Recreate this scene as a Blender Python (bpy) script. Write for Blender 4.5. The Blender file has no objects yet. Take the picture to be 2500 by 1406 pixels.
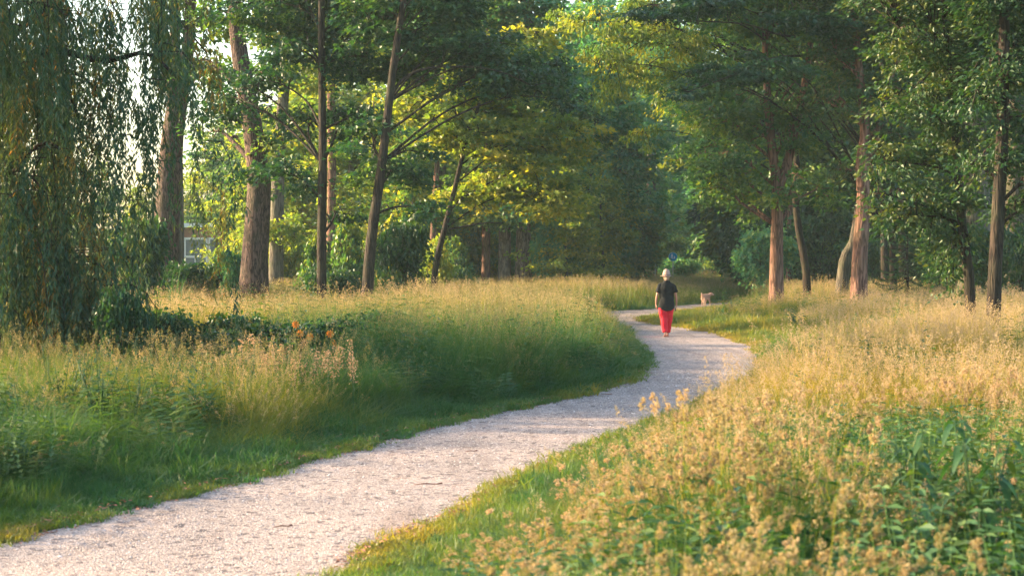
import bpy, bmesh, math, random
import numpy as np
from mathutils import Vector, Matrix

R = np.random.RandomState(7)
random.seed(7)
scene = bpy.context.scene
COL = scene.collection
rad = math.radians

# ------------------------------------------------------------------ camera
CAM_H = 1.9
FPX = 4167.0                      # focal length in pixels of the 2500 px wide photograph
PITCH = math.atan(63.0 / FPX)     # looking a little down: the horizon is 63 px above the centre
cam_d = bpy.data.cameras.new("camera")
cam = bpy.data.objects.new("camera", cam_d)
COL.objects.link(cam)
cam_d.sensor_width = 36.0
cam_d.lens = 36.0 * FPX / 2500.0
cam_d.clip_start = 0.1
cam_d.clip_end = 5000
cam.location = (0, 0, CAM_H)
cam.rotation_euler = (math.pi / 2 - PITCH, 0, 0)
cam_d.dof.use_dof = True
cam_d.dof.focus_distance = 42.0
cam_d.dof.aperture_fstop = 4.5
scene.camera = cam

# ------------------------------------------------------------------ light
SUN_AZ = rad(283)                 # compass-like, measured clockwise from +Y : the sun is left and a little ahead
SUN_EL = rad(17)
to_sun = Vector((math.sin(SUN_AZ) * math.cos(SUN_EL), math.cos(SUN_AZ) * math.cos(SUN_EL), math.sin(SUN_EL)))
world = bpy.data.worlds.new("World")
scene.world = world
world.use_nodes = True
wn = world.node_tree
wn.nodes.clear()
sky = wn.nodes.new("ShaderNodeTexSky")
sky.sky_type = 'NISHITA'
sky.sun_disc = False
sky.sun_elevation = SUN_EL
sky.sun_rotation = SUN_AZ
sky.air_density = 1.2
sky.dust_density = 3.0
sky.ozone_density = 1.5
bg = wn.nodes.new("ShaderNodeBackground")
bg.inputs["Strength"].default_value = 0.15
wo = wn.nodes.new("ShaderNodeOutputWorld")
wn.links.new(sky.outputs[0], bg.inputs[0])
wn.links.new(bg.outputs[0], wo.inputs[0])
sun_d = bpy.data.lights.new("sun", 'SUN')
sun_d.energy = 4.3
sun_d.angle = rad(0.6)
sun_d.color = (1.0, 0.74, 0.44)
sun = bpy.data.objects.new("sun", sun_d)
COL.objects.link(sun)
sun.rotation_euler = to_sun.to_track_quat('Z', 'Y').to_euler()
vs = scene.view_settings
vs.view_transform = 'Standard'
vs.look = 'None'
vs.gamma = 1.0
vs.use_curve_mapping = False
vs.exposure = 2.3
HAZE_DENSITY = 0.00028

scene.render.engine = 'CYCLES'
cy = scene.cycles
cy.max_bounces = 10
cy.diffuse_bounces = 8
cy.glossy_bounces = 2
cy.transmission_bounces = 4
cy.transparent_max_bounces = 4
cy.volume_bounces = 0
cy.use_denoising = True
cy.denoising_input_passes = 'RGB_ALBEDO_NORMAL'
cy.denoising_prefilter = 'ACCURATE'
cy.caustics_reflective = False
cy.caustics_refractive = False


# ------------------------------------------------------------------ projection helpers
cp, sp = math.cos(PITCH), math.sin(PITCH)


def P(u, v, d):
    """World point at distance d (along +Y) that stands at photo position u, v."""
    a = (u - 1250.0) / FPX
    b = (703.0 - v) / FPX
    fy = cp + b * sp
    fz = -sp + b * cp
    k = d / fy
    return Vector((a * k, d, CAM_H + fz * k))


def G(u, v):
    """Ground point (z = 0) at photo position u, v."""
    a = (u - 1250.0) / FPX
    b = (703.0 - v) / FPX
    fy = cp + b * sp
    fz = -sp + b * cp
    k = -CAM_H / fz
    return (a * k, fy * k)


# ------------------------------------------------------------------ small node helper
def new_mat(name):
    m = bpy.data.materials.new(name)
    m.use_nodes = True
    nt = m.node_tree
    nt.nodes.clear()
    return m, nt, nt.nodes.new("ShaderNodeOutputMaterial")


def nd(nt, kind, **kw):
    n = nt.nodes.new(kind)
    for k, v in kw.items():
        if k.startswith("_"):
            setattr(n, k[1:], v)
        else:
            n.inputs[k.replace("__", " ")].default_value = v
    return n


def ramp(nt, fac, stops, interp='LINEAR'):
    r = nt.nodes.new("ShaderNodeValToRGB")
    r.color_ramp.interpolation = interp
    e = r.color_ramp.elements
    while len(e) < len(stops):
        e.new(0.5)
    for el, (p, c) in zip(e, stops):
        el.position = p
        el.color = (c[0], c[1], c[2], 1)
    if fac is not None:
        nt.links.new(fac, r.inputs[0])
    return r.outputs[0]


def mathn(nt, op, a, b=None):
    n = nt.nodes.new("ShaderNodeMath")
    n.operation = op
    for i, x in enumerate((a, b)):
        if x is None:
            continue
        if isinstance(x, (int, float)):
            n.inputs[i].default_value = x
        else:
            nt.links.new(x, n.inputs[i])
    return n.outputs[0]


def mixc(nt, fac, a, b, blend='MIX'):
    n = nt.nodes.new("ShaderNodeMix")
    n.data_type = 'RGBA'
    n.blend_type = blend
    for sock, x in ((n.inputs[0], fac), (n.inputs[6], a), (n.inputs[7], b)):
        if isinstance(x, (int, float)):
            sock.default_value = x
        elif isinstance(x, tuple):
            sock.default_value = (x[0], x[1], x[2], 1)
        else:
            nt.links.new(x, sock)
    return n.outputs[2]


def leaf_mat(name, stops, trans_gain=(1.65, 1.65, 0.5), trans=0.42, rough=0.42, attr="tone", instancer=False, spec=0.35):
    """Leaf or blade: a thin surface that reflects and lets light through. Colour by a per-leaf tone."""
    m, nt, out = new_mat(name)
    at = nd(nt, "ShaderNodeAttribute", _attribute_name=attr, _attribute_type='INSTANCER' if instancer else 'GEOMETRY')
    fac = at.outputs["Fac"]
    if instancer:
        a2 = nd(nt, "ShaderNodeAttribute", _attribute_name="tone", _attribute_type='GEOMETRY')
        fac = mathn(nt, 'ADD', fac, mathn(nt, 'MULTIPLY', a2.outputs["Fac"], 0.35))
    col = ramp(nt, fac, stops)
    pr = nd(nt, "ShaderNodeBsdfPrincipled", Roughness=rough)
    pr.inputs["Specular IOR Level"].default_value = spec
    nt.links.new(col, pr.inputs["Base Color"])
    tc = mixc(nt, 1.0, col, trans_gain, 'MULTIPLY')
    tr = nd(nt, "ShaderNodeBsdfTranslucent")
    nt.links.new(tc, tr.inputs[0])
    mx = nd(nt, "ShaderNodeMixShader", Fac=trans)
    nt.links.new(pr.outputs[0], mx.inputs[1])
    nt.links.new(tr.outputs[0], mx.inputs[2])
    nt.links.new(mx.outputs[0], out.inputs[0])
    return m


def plain_mat(name, col, rough=0.7, noise=0.25, scale=30.0, bump=0.0, spec=0.3, metallic=0.0):
    m, nt, out = new_mat(name)
    tc = nd(nt, "ShaderNodeTexCoord")
    nz = nd(nt, "ShaderNodeTexNoise", Scale=scale, Detail=4.0)
    nt.links.new(tc.outputs["Object"], nz.inputs["Vector"])
    lo = tuple(c * (1 - noise) for c in col)
    hi = tuple(min(1, c * (1 + noise)) for c in col)
    c = ramp(nt, nz.outputs[0], [(0.3, lo), (0.7, hi)])
    pr = nd(nt, "ShaderNodeBsdfPrincipled", Roughness=rough, Metallic=metallic)
    pr.inputs["Specular IOR Level"].default_value = spec
    nt.links.new(c, pr.inputs["Base Color"])
    if bump:
        bp = nd(nt, "ShaderNodeBump", Strength=bump, Distance=0.02)
        nt.links.new(nz.outputs[0], bp.inputs["Height"])
        nt.links.new(bp.outputs[0], pr.inputs["Normal"])
    nt.links.new(pr.outputs[0], out.inputs[0])
    return m


def bark_mat(name, dark, light, moss=(0.05, 0.07, 0.03), scale=14.0, moss_amt=0.3, stretch=0.12):
    m, nt, out = new_mat(name)
    tc = nd(nt, "ShaderNodeTexCoord")
    mp = nd(nt, "ShaderNodeMapping")
    mp.inputs["Scale"].default_value = (1, 1, stretch)
    nt.links.new(tc.outputs["Object"], mp.inputs[0])
    vo = nd(nt, "ShaderNodeTexVoronoi", Scale=scale, _feature='DISTANCE_TO_EDGE')
    nz0 = nd(nt, "ShaderNodeTexNoise", Scale=scale * 0.5, Detail=3.0)
    nt.links.new(mp.outputs[0], nz0.inputs["Vector"])
    wv = mixc(nt, 0.25, mp.outputs[0], nz0.outputs["Color"])
    nt.links.new(wv, vo.inputs["Vector"])
    nz = nd(nt, "ShaderNodeTexNoise", Scale=scale * 1.7, Detail=6.0, Roughness=0.65)
    nt.links.new(mp.outputs[0], nz.inputs["Vector"])
    crack = ramp(nt, vo.outputs["Distance"], [(0.0, (0, 0, 0)), (0.22, (1, 1, 1))])
    hgt = mathn(nt, 'ADD', mathn(nt, 'MULTIPLY', nz.outputs[0], 0.6), mathn(nt, 'MULTIPLY', crack, 0.6))
    base = ramp(nt, hgt, [(0.25, dark), (0.85, light)])
    nm = nd(nt, "ShaderNodeTexNoise", Scale=1.3, Detail=4.0)
    nt.links.new(tc.outputs["Object"], nm.inputs["Vector"])
    mk = ramp(nt, nm.outputs[0], [(0.48, (0, 0, 0)), (0.68, (1, 1, 1))])
    col = mixc(nt, mathn(nt, 'MULTIPLY', mk, moss_amt), base, moss)
    pr = nd(nt, "ShaderNodeBsdfPrincipled", Roughness=0.85)
    pr.inputs["Specular IOR Level"].default_value = 0.15
    nt.links.new(col, pr.inputs["Base Color"])
    bp = nd(nt, "ShaderNodeBump", Strength=0.9, Distance=0.03)
    nt.links.new(hgt, bp.inputs["Height"])
    nt.links.new(bp.outputs[0], pr.inputs["Normal"])
    nt.links.new(pr.outputs[0], out.inputs[0])
    return m


# ------------------------------------------------------------------ object helpers
def props(o, label=None, cat=None, group=None, kind=None):
    if label:
        o["label"] = label
    if cat:
        o["category"] = cat
    if group:
        o["group"] = group
    if kind:
        o["kind"] = kind
    return o


def empty(name, loc, label, cat, group=None):
    o = bpy.data.objects.new(name, None)
    o.empty_display_size = 0.3
    COL.objects.link(o)
    o.location = loc
    return props(o, label, cat, group)


def link_mesh(name, me, mats, parent=None, loc=(0, 0, 0)):
    o = bpy.data.objects.new(name, me)
    for m in (mats if isinstance(mats, (list, tuple)) else [mats]):
        if m.name not in me.materials:
            me.materials.append(m)
    COL.objects.link(o)
    o.location = loc
    if parent is not None:
        o.parent = parent
    return o


class MB:
    """Collects faces with numpy-friendly speed, then builds one mesh."""

    def __init__(self):
        self.v, self.q, self.t, self.qm, self.tm, self.qt, self.tt = [], [], [], [], [], [], []
        self.n = 0

    def add(self, verts, quads=None, tris=None, mat=0, tone=None):
        verts = np.asarray(verts, dtype=np.float32).reshape(-1, 3)
        self.v.append(verts)
        if quads is not None and len(quads):
            q = np.asarray(quads, dtype=np.int32).reshape(-1, 4)
            self.q.append(q + self.n)
            self.qm.append(np.full(len(q), mat, np.int32))
            self.qt.append(np.full(len(q), 0.5, np.float32) if tone is None else np.broadcast_to(tone, (len(q),)).astype(np.float32))
        if tris is not None and len(tris):
            t = np.asarray(tris, dtype=np.int32).reshape(-1, 3)
            self.t.append(t + self.n)
            self.tm.append(np.full(len(t), mat, np.int32))
            self.tt.append(np.full(len(t), 0.5, np.float32) if tone is None else (np.resize(np.asarray(tone), len(t)) if np.ndim(tone) else np.full(len(t), tone)).astype(np.float32))
        self.n += len(verts)

    def mesh(self, name, smooth=False, extra_points=None, point_attrs=None):
        v = np.concatenate(self.v) if self.v else np.zeros((0, 3), np.float32)
        me = bpy.data.meshes.new(name)
        if extra_points is not None:
            v = np.concatenate([v, extra_points.astype(np.float32)])
        me.vertices.add(len(v))
        me.vertices.foreach_set("co", v.ravel())
        q = np.concatenate(self.q) if self.q else np.zeros((0, 4), np.int32)
        t = np.concatenate(self.t) if self.t else np.zeros((0, 3), np.int32)
        nl = q.size + t.size
        me.loops.add(nl)
        me.loops.foreach_set("vertex_index", np.concatenate([q.ravel(), t.ravel()]))
        me.polygons.add(len(q) + len(t))
        starts = np.concatenate([np.arange(len(q)) * 4, q.size + np.arange(len(t)) * 3]).astype(np.int32)
        me.polygons.foreach_set("loop_start", starts)
        mats = np.concatenate(self.qm + self.tm) if (self.qm or self.tm) else np.zeros(0, np.int32)
        me.polygons.foreach_set("material_index", mats)
        me.polygons.foreach_set("use_smooth", np.full(len(mats), smooth, dtype=bool))
        a = me.attributes.new("tone", 'FLOAT', 'FACE')
        a.data.foreach_set("value", np.concatenate(self.qt + self.tt) if len(mats) else np.zeros(0, np.float32))
        me.update(calc_edges=True)
        return me


def unit(a):
    a = np.asarray(a, dtype=np.float64)
    return a / np.maximum(np.linalg.norm(a, axis=-1, keepdims=True), 1e-9)


def add_leaves(mb, c, axis, normal, L, W, tone, mat=0, fold=0.18, shape='diamond'):
    """N leaves as folded quads."""
    N = len(c)
    axis = unit(axis)
    side = unit(np.cross(normal, axis))
    nrm = np.cross(axis, side)
    L = np.broadcast_to(L, (N,))[:, None]
    W = np.broadcast_to(W, (N,))[:, None]
    if shape == 'diamond':
        p0 = c - axis * L * 0.5
        p1 = c + side * W * 0.5 + nrm * W * fold - axis * L * 0.06
        p2 = c + axis * L * 0.5 - nrm * L * 0.08
        p3 = c - side * W * 0.5 + nrm * W * fold - axis * L * 0.06
        v = np.stack([p0, p1, p2, p3], 1).reshape(-1, 3)
        idx = np.arange(N)[:, None] * 4 + np.array([[0, 1, 2, 3]])
        mb.add(v, quads=idx, mat=mat, tone=tone)
    else:                       # lobed, maple-like: three spread lobes as three triangles and a heart quad
        p0 = c - axis * L * 0.5
        a1 = c + side * W * 0.6 + axis * L * 0.1 + nrm * W * fold
        a2 = c - side * W * 0.6 + axis * L * 0.1 + nrm * W * fold
        c1 = c + side * W * 0.24 + axis * L * 0.06
        c2 = c - side * W * 0.24 + axis * L * 0.06
        tp = c + axis * L * 0.58 - nrm * L * 0.1
        v = np.stack([p0, a1, c1, tp, c2, a2], 1).reshape(-1, 3)
        k = np.arange(N)[:, None] * 6
        t = np.concatenate([k + np.array([[0, 1, 2]]), k + np.array([[0, 4, 5]])])
        T_ = np.broadcast_to(tone, (N,))
        mb.add(v, quads=k + np.array([[0, 2, 3, 4]]), tris=t, mat=mat, tone=None if False else T_)


def tube(mb, pts, radii, n=8, mat=0, rough=0.0, seed=0, cap=True, tone=None):
    """Tapered tube along a polyline; rough gives bark ridges."""
    pts = np.asarray([tuple(p) for p in pts], dtype=np.float64)
    m = len(pts)
    tan = unit(np.gradient(pts, axis=0))
    ref = np.array([1.0, 0.0, 0.0]) if abs(tan[0][0]) < 0.8 else np.array([0.0, 1.0, 0.0])
    rr = np.random.RandomState(seed + 11)
    ang = np.arange(n) / n * 2 * np.pi
    ridge = rr.uniform(-1, 1, n)
    rings = []
    for i in range(m):
        s = unit(ref - tan[i] * np.dot(ref, tan[i]))
        b = np.cross(tan[i], s)
        if rough:
            ridge = 0.8 * ridge + 0.2 * rr.uniform(-1.6, 1.6, n)
        r = radii[i] * (1 + rough * ridge)
        rings.append(pts[i] + (np.cos(ang) * r)[:, None] * s + (np.sin(ang) * r)[:, None] * b)
    v = np.concatenate(rings)
    i = np.arange(m - 1)[:, None] * n
    j = np.arange(n)[None, :]
    j2 = (j + 1) % n
    quads = np.stack([i + j, i + j2, i + n + j2, i + n + j], -1).reshape(-1, 4)
    tris = None
    if cap:
        v = np.concatenate([v, pts[:1], pts[-1:]])
        jj = np.arange(n)
        tris = np.concatenate([np.stack([np.full(n, m * n), (jj + 1) % n, jj], -1),
                               np.stack([np.full(n, m * n + 1), (m - 1) * n + jj, (m - 1) * n + (jj + 1) % n], -1)])
    mb.add(v, quads=quads, tris=tris, mat=mat, tone=tone)


def curve(pts, n):
    """Catmull-Rom through pts, n samples."""
    p = np.asarray([tuple(q) for q in pts], dtype=np.float64)
    p = np.concatenate([2 * p[:1] - p[1:2], p, 2 * p[-1:] - p[-2:-1]])
    m = len(p) - 3
    t = np.linspace(0, m - 1e-6, n)
    k = t.astype(int)
    f = (t - k)[:, None]
    a, b, c, d = p[k], p[k + 1], p[k + 2], p[k + 3]
    return 0.5 * (2 * b + (c - a) * f + (2 * a - 5 * b + 4 * c - d) * f ** 2 + (3 * b - a - 3 * c + d) * f ** 3)


# ------------------------------------------------------------------ materials
M_BARK_OLD = bark_mat("bark_furrowed", (0.016, 0.010, 0.008), (0.135, 0.085, 0.068), scale=15, moss_amt=0.3, stretch=0.2)
M_BARK_DARK = bark_mat("bark_dark", (0.009, 0.007, 0.006), (0.048, 0.034, 0.026), scale=16)
M_BARK_RED = bark_mat("bark_reddish", (0.05, 0.024, 0.017), (0.21, 0.115, 0.085), scale=12, moss_amt=0.25)
M_BARK_GREY = bark_mat("bark_grey", (0.03, 0.027, 0.022), (0.125, 0.105, 0.082), scale=12, moss=(0.07, 0.09, 0.04), moss_amt=0.5)

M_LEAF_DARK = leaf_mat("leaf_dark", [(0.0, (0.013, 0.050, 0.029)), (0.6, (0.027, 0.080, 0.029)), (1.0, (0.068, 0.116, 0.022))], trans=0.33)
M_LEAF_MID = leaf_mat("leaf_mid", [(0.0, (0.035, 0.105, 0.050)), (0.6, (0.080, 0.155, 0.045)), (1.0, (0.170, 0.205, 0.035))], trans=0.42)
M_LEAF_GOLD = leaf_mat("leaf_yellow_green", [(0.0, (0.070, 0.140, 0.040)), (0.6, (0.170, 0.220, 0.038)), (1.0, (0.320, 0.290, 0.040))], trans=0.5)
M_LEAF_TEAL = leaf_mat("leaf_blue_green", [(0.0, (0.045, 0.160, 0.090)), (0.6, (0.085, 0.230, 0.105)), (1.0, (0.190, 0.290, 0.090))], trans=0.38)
M_LEAF_WILLOW = leaf_mat("leaf_willow", [(0.0, (0.021, 0.079, 0.051)), (0.6, (0.049, 0.112, 0.056)), (0.85, (0.105, 0.124, 0.038)), (1.0, (0.173, 0.128, 0.034))], trans=0.4, trans_gain=(2.2, 1.3, 0.4))
M_LEAF_OAK = leaf_mat("leaf_glossy", [(0.0, (0.015, 0.051, 0.023)), (0.6, (0.034, 0.082, 0.024)), (1.0, (0.088, 0.105, 0.022))], trans=0.3, rough=0.5, spec=0.4)

GR_STOPS = [(0.0, (0.014, 0.074, 0.035)), (0.35, (0.033, 0.104, 0.028)), (0.65, (0.104, 0.152, 0.026)), (1.0, (0.261, 0.204, 0.031))]
M_BLADE = leaf_mat("grass_blade", GR_STOPS, attr="tint", instancer=True, trans=0.45, trans_gain=(1.6, 1.45, 0.6), rough=0.5)
M_SEED = leaf_mat("seed_head", [(0.0, (0.087, 0.117, 0.048)), (0.5, (0.235, 0.204, 0.078)), (1.0, (0.435, 0.318, 0.196))], attr="tint", instancer=True, trans=0.4, trans_gain=(1.25, 1.1, 0.75), rough=0.7)
M_BROAD = leaf_mat("broad_leaf", [(0.0, (0.018, 0.060, 0.030)), (0.6, (0.040, 0.100, 0.034)), (1.0, (0.095, 0.145, 0.036))], attr="tint", instancer=True, trans=0.3, rough=0.6, spec=0.2)
M_BROAD_T = leaf_mat("herb_leaf", [(0.0, (0.016, 0.060, 0.028)), (0.6, (0.034, 0.090, 0.030)), (1.0, (0.100, 0.140, 0.034))], trans=0.33, rough=0.55, spec=0.25)
M_SEED_T = leaf_mat("dry_seed_head", [(0.0, (0.25, 0.16, 0.09)), (1.0, (0.55, 0.38, 0.22))], trans=0.35, trans_gain=(1.2, 1.0, 0.7), rough=0.7)


def ground_material():
    m, nt, out = new_mat("meadow_soil")
    tc = nd(nt, "ShaderNodeTexCoord")
    n1 = nd(nt, "ShaderNodeTexNoise", Scale=0.25, Detail=6.0)
    n2 = nd(nt, "ShaderNodeTexNoise", Scale=22.0, Detail=5.0, Roughness=0.7)
    nt.links.new(tc.outputs["Object"], n1.inputs["Vector"])
    nt.links.new(tc.outputs["Object"], n2.inputs["Vector"])
    a = ramp(nt, n1.outputs[0], [(0.3, (0.035, 0.075, 0.030)), (0.7, (0.090, 0.115, 0.035))])
    b = ramp(nt, n2.outputs[0], [(0.35, (0.35, 0.35, 0.35)), (0.7, (1.3, 1.25, 1.2))])
    c = mixc(nt, 1.0, a, b, 'MULTIPLY')
    pr = nd(nt, "ShaderNodeBsdfPrincipled", Roughness=0.95)
    pr.inputs["Specular IOR Level"].default_value = 0.1
    nt.links.new(c, pr.inputs["Base Color"])
    bp = nd(nt, "ShaderNodeBump", Strength=0.8, Distance=0.05)
    nt.links.new(n2.outputs[0], bp.inputs["Height"])
    nt.links.new(bp.outputs[0], pr.inputs["Normal"])
    nt.links.new(pr.outputs[0], out.inputs[0])
    return m


def path_material():
    m, nt, out = new_mat("crushed_shell_gravel")
    tc = nd(nt, "ShaderNodeTexCoord")
    v1 = nd(nt, "ShaderNodeTexVoronoi", Scale=80.0)
    v2 = nd(nt, "ShaderNodeTexVoronoi", Scale=19.0)
    n1 = nd(nt, "ShaderNodeTexNoise", Scale=1.1, Detail=5.0)
    n2 = nd(nt, "ShaderNodeTexNoise", Scale=120.0, Detail=3.0)
    for n in (v1, v2, n1, n2):
        nt.links.new(tc.outputs["Object"], n.inputs["Vector"])
    sep = nd(nt, "ShaderNodeSeparateColor")
    nt.links.new(v1.outputs["Color"], sep.inputs[0])
    stone = ramp(nt, sep.outputs[0], [(0.0, (0.07, 0.062, 0.06)), (0.12, (0.19, 0.165, 0.155)), (0.45, (0.295, 0.255, 0.235)), (0.88, (0.38, 0.33, 0.305)), (1.0, (0.56, 0.50, 0.465))])
    sep2 = nd(nt, "ShaderNodeSeparateColor")
    nt.links.new(v2.outputs["Color"], sep2.inputs[0])
    dark = ramp(nt, sep2.outputs[1], [(0.07, (0.40, 0.40, 0.44)), (0.12, (1, 1, 1))], 'LINEAR')
    big = ramp(nt, n1.outputs[0], [(0.3, (0.78, 0.75, 0.75)), (0.55, (1.0, .94, .91)), (0.72, (1.14, 1.02, .97))])
    mp = nd(nt, "ShaderNodeMapping")
    mp.inputs["Rotation"].default_value = (0, 0, rad(19))
    mp.inputs["Scale"].default_value = (2.6, 0.16, 1)
    nt.links.new(tc.outputs["Object"], mp.inputs[0])
    n3 = nd(nt, "ShaderNodeTexNoise", Scale=1.0, Detail=4.0, Distortion=0.6)
    nt.links.new(mp.outputs[0], n3.inputs["Vector"])
    trod = ramp(nt, n3.outputs[0], [(0.32, (0.80, 0.76, 0.74)), (0.5, (1.0, 1.0, 1.0)), (0.7, (1.10, 1.09, 1.08))])
    n4 = nd(nt, "ShaderNodeTexNoise", Scale=3.7, Detail=6.0, Roughness=0.7)
    nt.links.new(tc.outputs["Object"], n4.inputs["Vector"])
    dirt = ramp(nt, n4.outputs[0], [(0.30, (0.72, 0.64, 0.58)), (0.42, (1, 1, 1))])
    c = mixc(nt, 1.0, mixc(nt, 1.0, stone, dark, 'MULTIPLY'), big, 'MULTIPLY')
    c = mixc(nt, 1.0, mixc(nt, 1.0, c, trod, 'MULTIPLY'), dirt, 'MULTIPLY')
    pr = nd(nt, "ShaderNodeBsdfPrincipled", Roughness=0.9)
    pr.inputs["Specular IOR Level"].default_value = 0.2
    nt.links.new(c, pr.inputs["Base Color"])
    h = mathn(nt, 'SUBTRACT', n2.outputs[0], mathn(nt, 'MULTIPLY', v1.outputs["Distance"], 1.2))
    bp = nd(nt, "ShaderNodeBump", Strength=0.7, Distance=0.012)
    nt.links.new(h, bp.inputs["Height"])
    nt.links.new(bp.outputs[0], pr.inputs["Normal"])
    nt.links.new(pr.outputs[0], out.inputs[0])
    return m


M_GROUND = ground_material()
M_PATH = path_material()

# ------------------------------------------------------------------ path outline (ground metres)
L_px = [(0, 1330), (110, 1300), (250, 1264), (480, 1206), (640, 1164), (800, 1116), (890, 1094), (1001, 1060), (1113, 1032), (1196, 1013),
        (1293, 994), (1376, 976), (1466, 954), (1538, 932), (1570, 912), (1576, 893), (1570, 868), (1556, 848), (1533, 826), (1500, 803),
        (1475, 787), (1456, 774), (1452, 768), (1462, 762), (1500, 759), (1580, 755), (1650, 747), (1690, 744), (1745, 740)]
R_px = [(815, 1406), (880, 1352), (985, 1300), (1092, 1262), (1190, 1206), (1390, 1112), (1560, 1048), (1700, 991), (1800, 945), (1850, 918),
        (1869, 893), (1862, 869), (1828, 843), (1768, 820), (1695, 804), (1610, 792), (1572, 785), (1558, 779), (1572, 775), (1620, 770),
        (1670, 760), (1710, 754), (1750, 751)]
L_g = [(-6.2, 4.0), (-5.2, 6.5), (-4.4, 9.2)] + [G(*p) for p in L_px]
R_g = [(-3.7, 2.0), (-2.9, 5.0), (-1.9, 8.0)] + [G(*p) for p in R_px]
far_c = [(13.5, 86), (17, 100), (18.5, 125), (17.5, 150), (15, 165)]
L_g += [(12.4, 87), (15.9, 100), (17.4, 125), (16.4, 149), (13, 160), (8, 166)]
R_g += [(14.6, 84.5), (18.2, 100), (19.7, 125), (18.9, 152), (24, 168), (30, 176)]
Lc = curve([(x, y, 0) for x, y in L_g], 420)[:, :2]
Rc = curve([(x, y, 0) for x, y in R_g], 420)[:, :2]


def wobble(a, seed, amp=0.035):
    rr = np.random.RandomState(seed)
    n = len(a)
    w = np.interp(np.arange(n), np.linspace(0, n, 140), rr.uniform(-1, 1, 140)) * amp
    w += rr.uniform(-0.3, 0.3, n) * amp
    t = unit(np.gradient(a, axis=0))
    return a + np.stack([-t[:, 1], t[:, 0]], 1) * w[:, None]


Lc, Rc = wobble(Lc, 1), wobble(Rc, 2)
POLY = np.concatenate([Lc, Rc[::-1]])


def in_poly(x, y, poly=POLY):
    inside = np.zeros(len(x), bool)
    j = len(poly) - 1
    for i in range(len(poly)):
        xi, yi = poly[i]
        xj, yj = poly[j]
        c = ((yi > y) != (yj > y))
        if c.any():
            xx = (xj - xi) * (y - yi) / ((yj - yi) if yj != yi else 1e-9) + xi
            inside ^= c & (x < xx)
        j = i
    return inside


EDGE = np.concatenate([Lc, Rc])[::1]


def path_dist(x, y):
    """Distance to the path edge; negative inside."""
    d = np.full(len(x), 1e9)
    pts = np.stack([x, y], 1)
    for k in range(0, len(pts), 20000):
        s = pts[k:k + 20000]
        d[k:k + 20000] = np.sqrt(((s[:, None, :] - EDGE[None, ::2, :]) ** 2).sum(-1)).min(1)
    return np.where(in_poly(x, y), -d, d)


# ground sheet
mb = MB()
xs = np.concatenate([[-1500, -400, -150, -80], np.linspace(-50, 50, 61), [80, 150, 400, 1500]])
ys = np.concatenate([[-300, -60, -20], np.linspace(-5, 120, 76), [160, 220, 400, 2500]])
gx, gy = np.meshgrid(xs, ys)
gv = np.stack([gx.ravel(), gy.ravel(), np.zeros(gx.size)], 1)
nx = len(xs)
ii = np.arange((len(ys) - 1) * (nx - 1))
r_, c_ = ii // (nx - 1), ii % (nx - 1)
gq = np.stack([r_ * nx + c_, r_ * nx + c_ + 1, (r_ + 1) * nx + c_ + 1, (r_ + 1) * nx + c_], 1)
mb.add(gv, quads=gq)
props(link_mesh("ground", mb.mesh("ground"), M_GROUND), "grassy meadow ground stretching to the wood", "ground", kind="structure")

# path sheet, triangulated from its outline
bm = bmesh.new()
vs_ = [bm.verts.new((x, y, 0.006)) for x, y in POLY]
f_ = bm.faces.new(vs_)
bmesh.ops.triangulate(bm, faces=[f_])
me = bpy.data.meshes.new("path")
bm.to_mesh(me)
bm.free()
for p in me.polygons:
    if p.normal.z < 0:
        p.flip()
props(link_mesh("path", me, M_PATH), "pale winding gravel footpath through the meadow", "path", kind="structure")


# ------------------------------------------------------------------ value noise for regions
def vnoise(x, y, scale, seed):
    rr = np.random.RandomState(seed)
    g = rr.uniform(0, 1, (64, 64))
    u, v = x / scale + 17.3, y / scale + 5.1
    i, j = np.floor(u).astype(int), np.floor(v).astype(int)
    fu, fv = u - i, v - j
    fu, fv = fu * fu * (3 - 2 * fu), fv * fv * (3 - 2 * fv)
    w = lambda a, b: g[a % 64, b % 64]
    return (w(i, j) * (1 - fu) + w(i + 1, j) * fu) * (1 - fv) + (w(i, j + 1) * (1 - fu) + w(i + 1, j + 1) * fu) * fv


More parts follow.
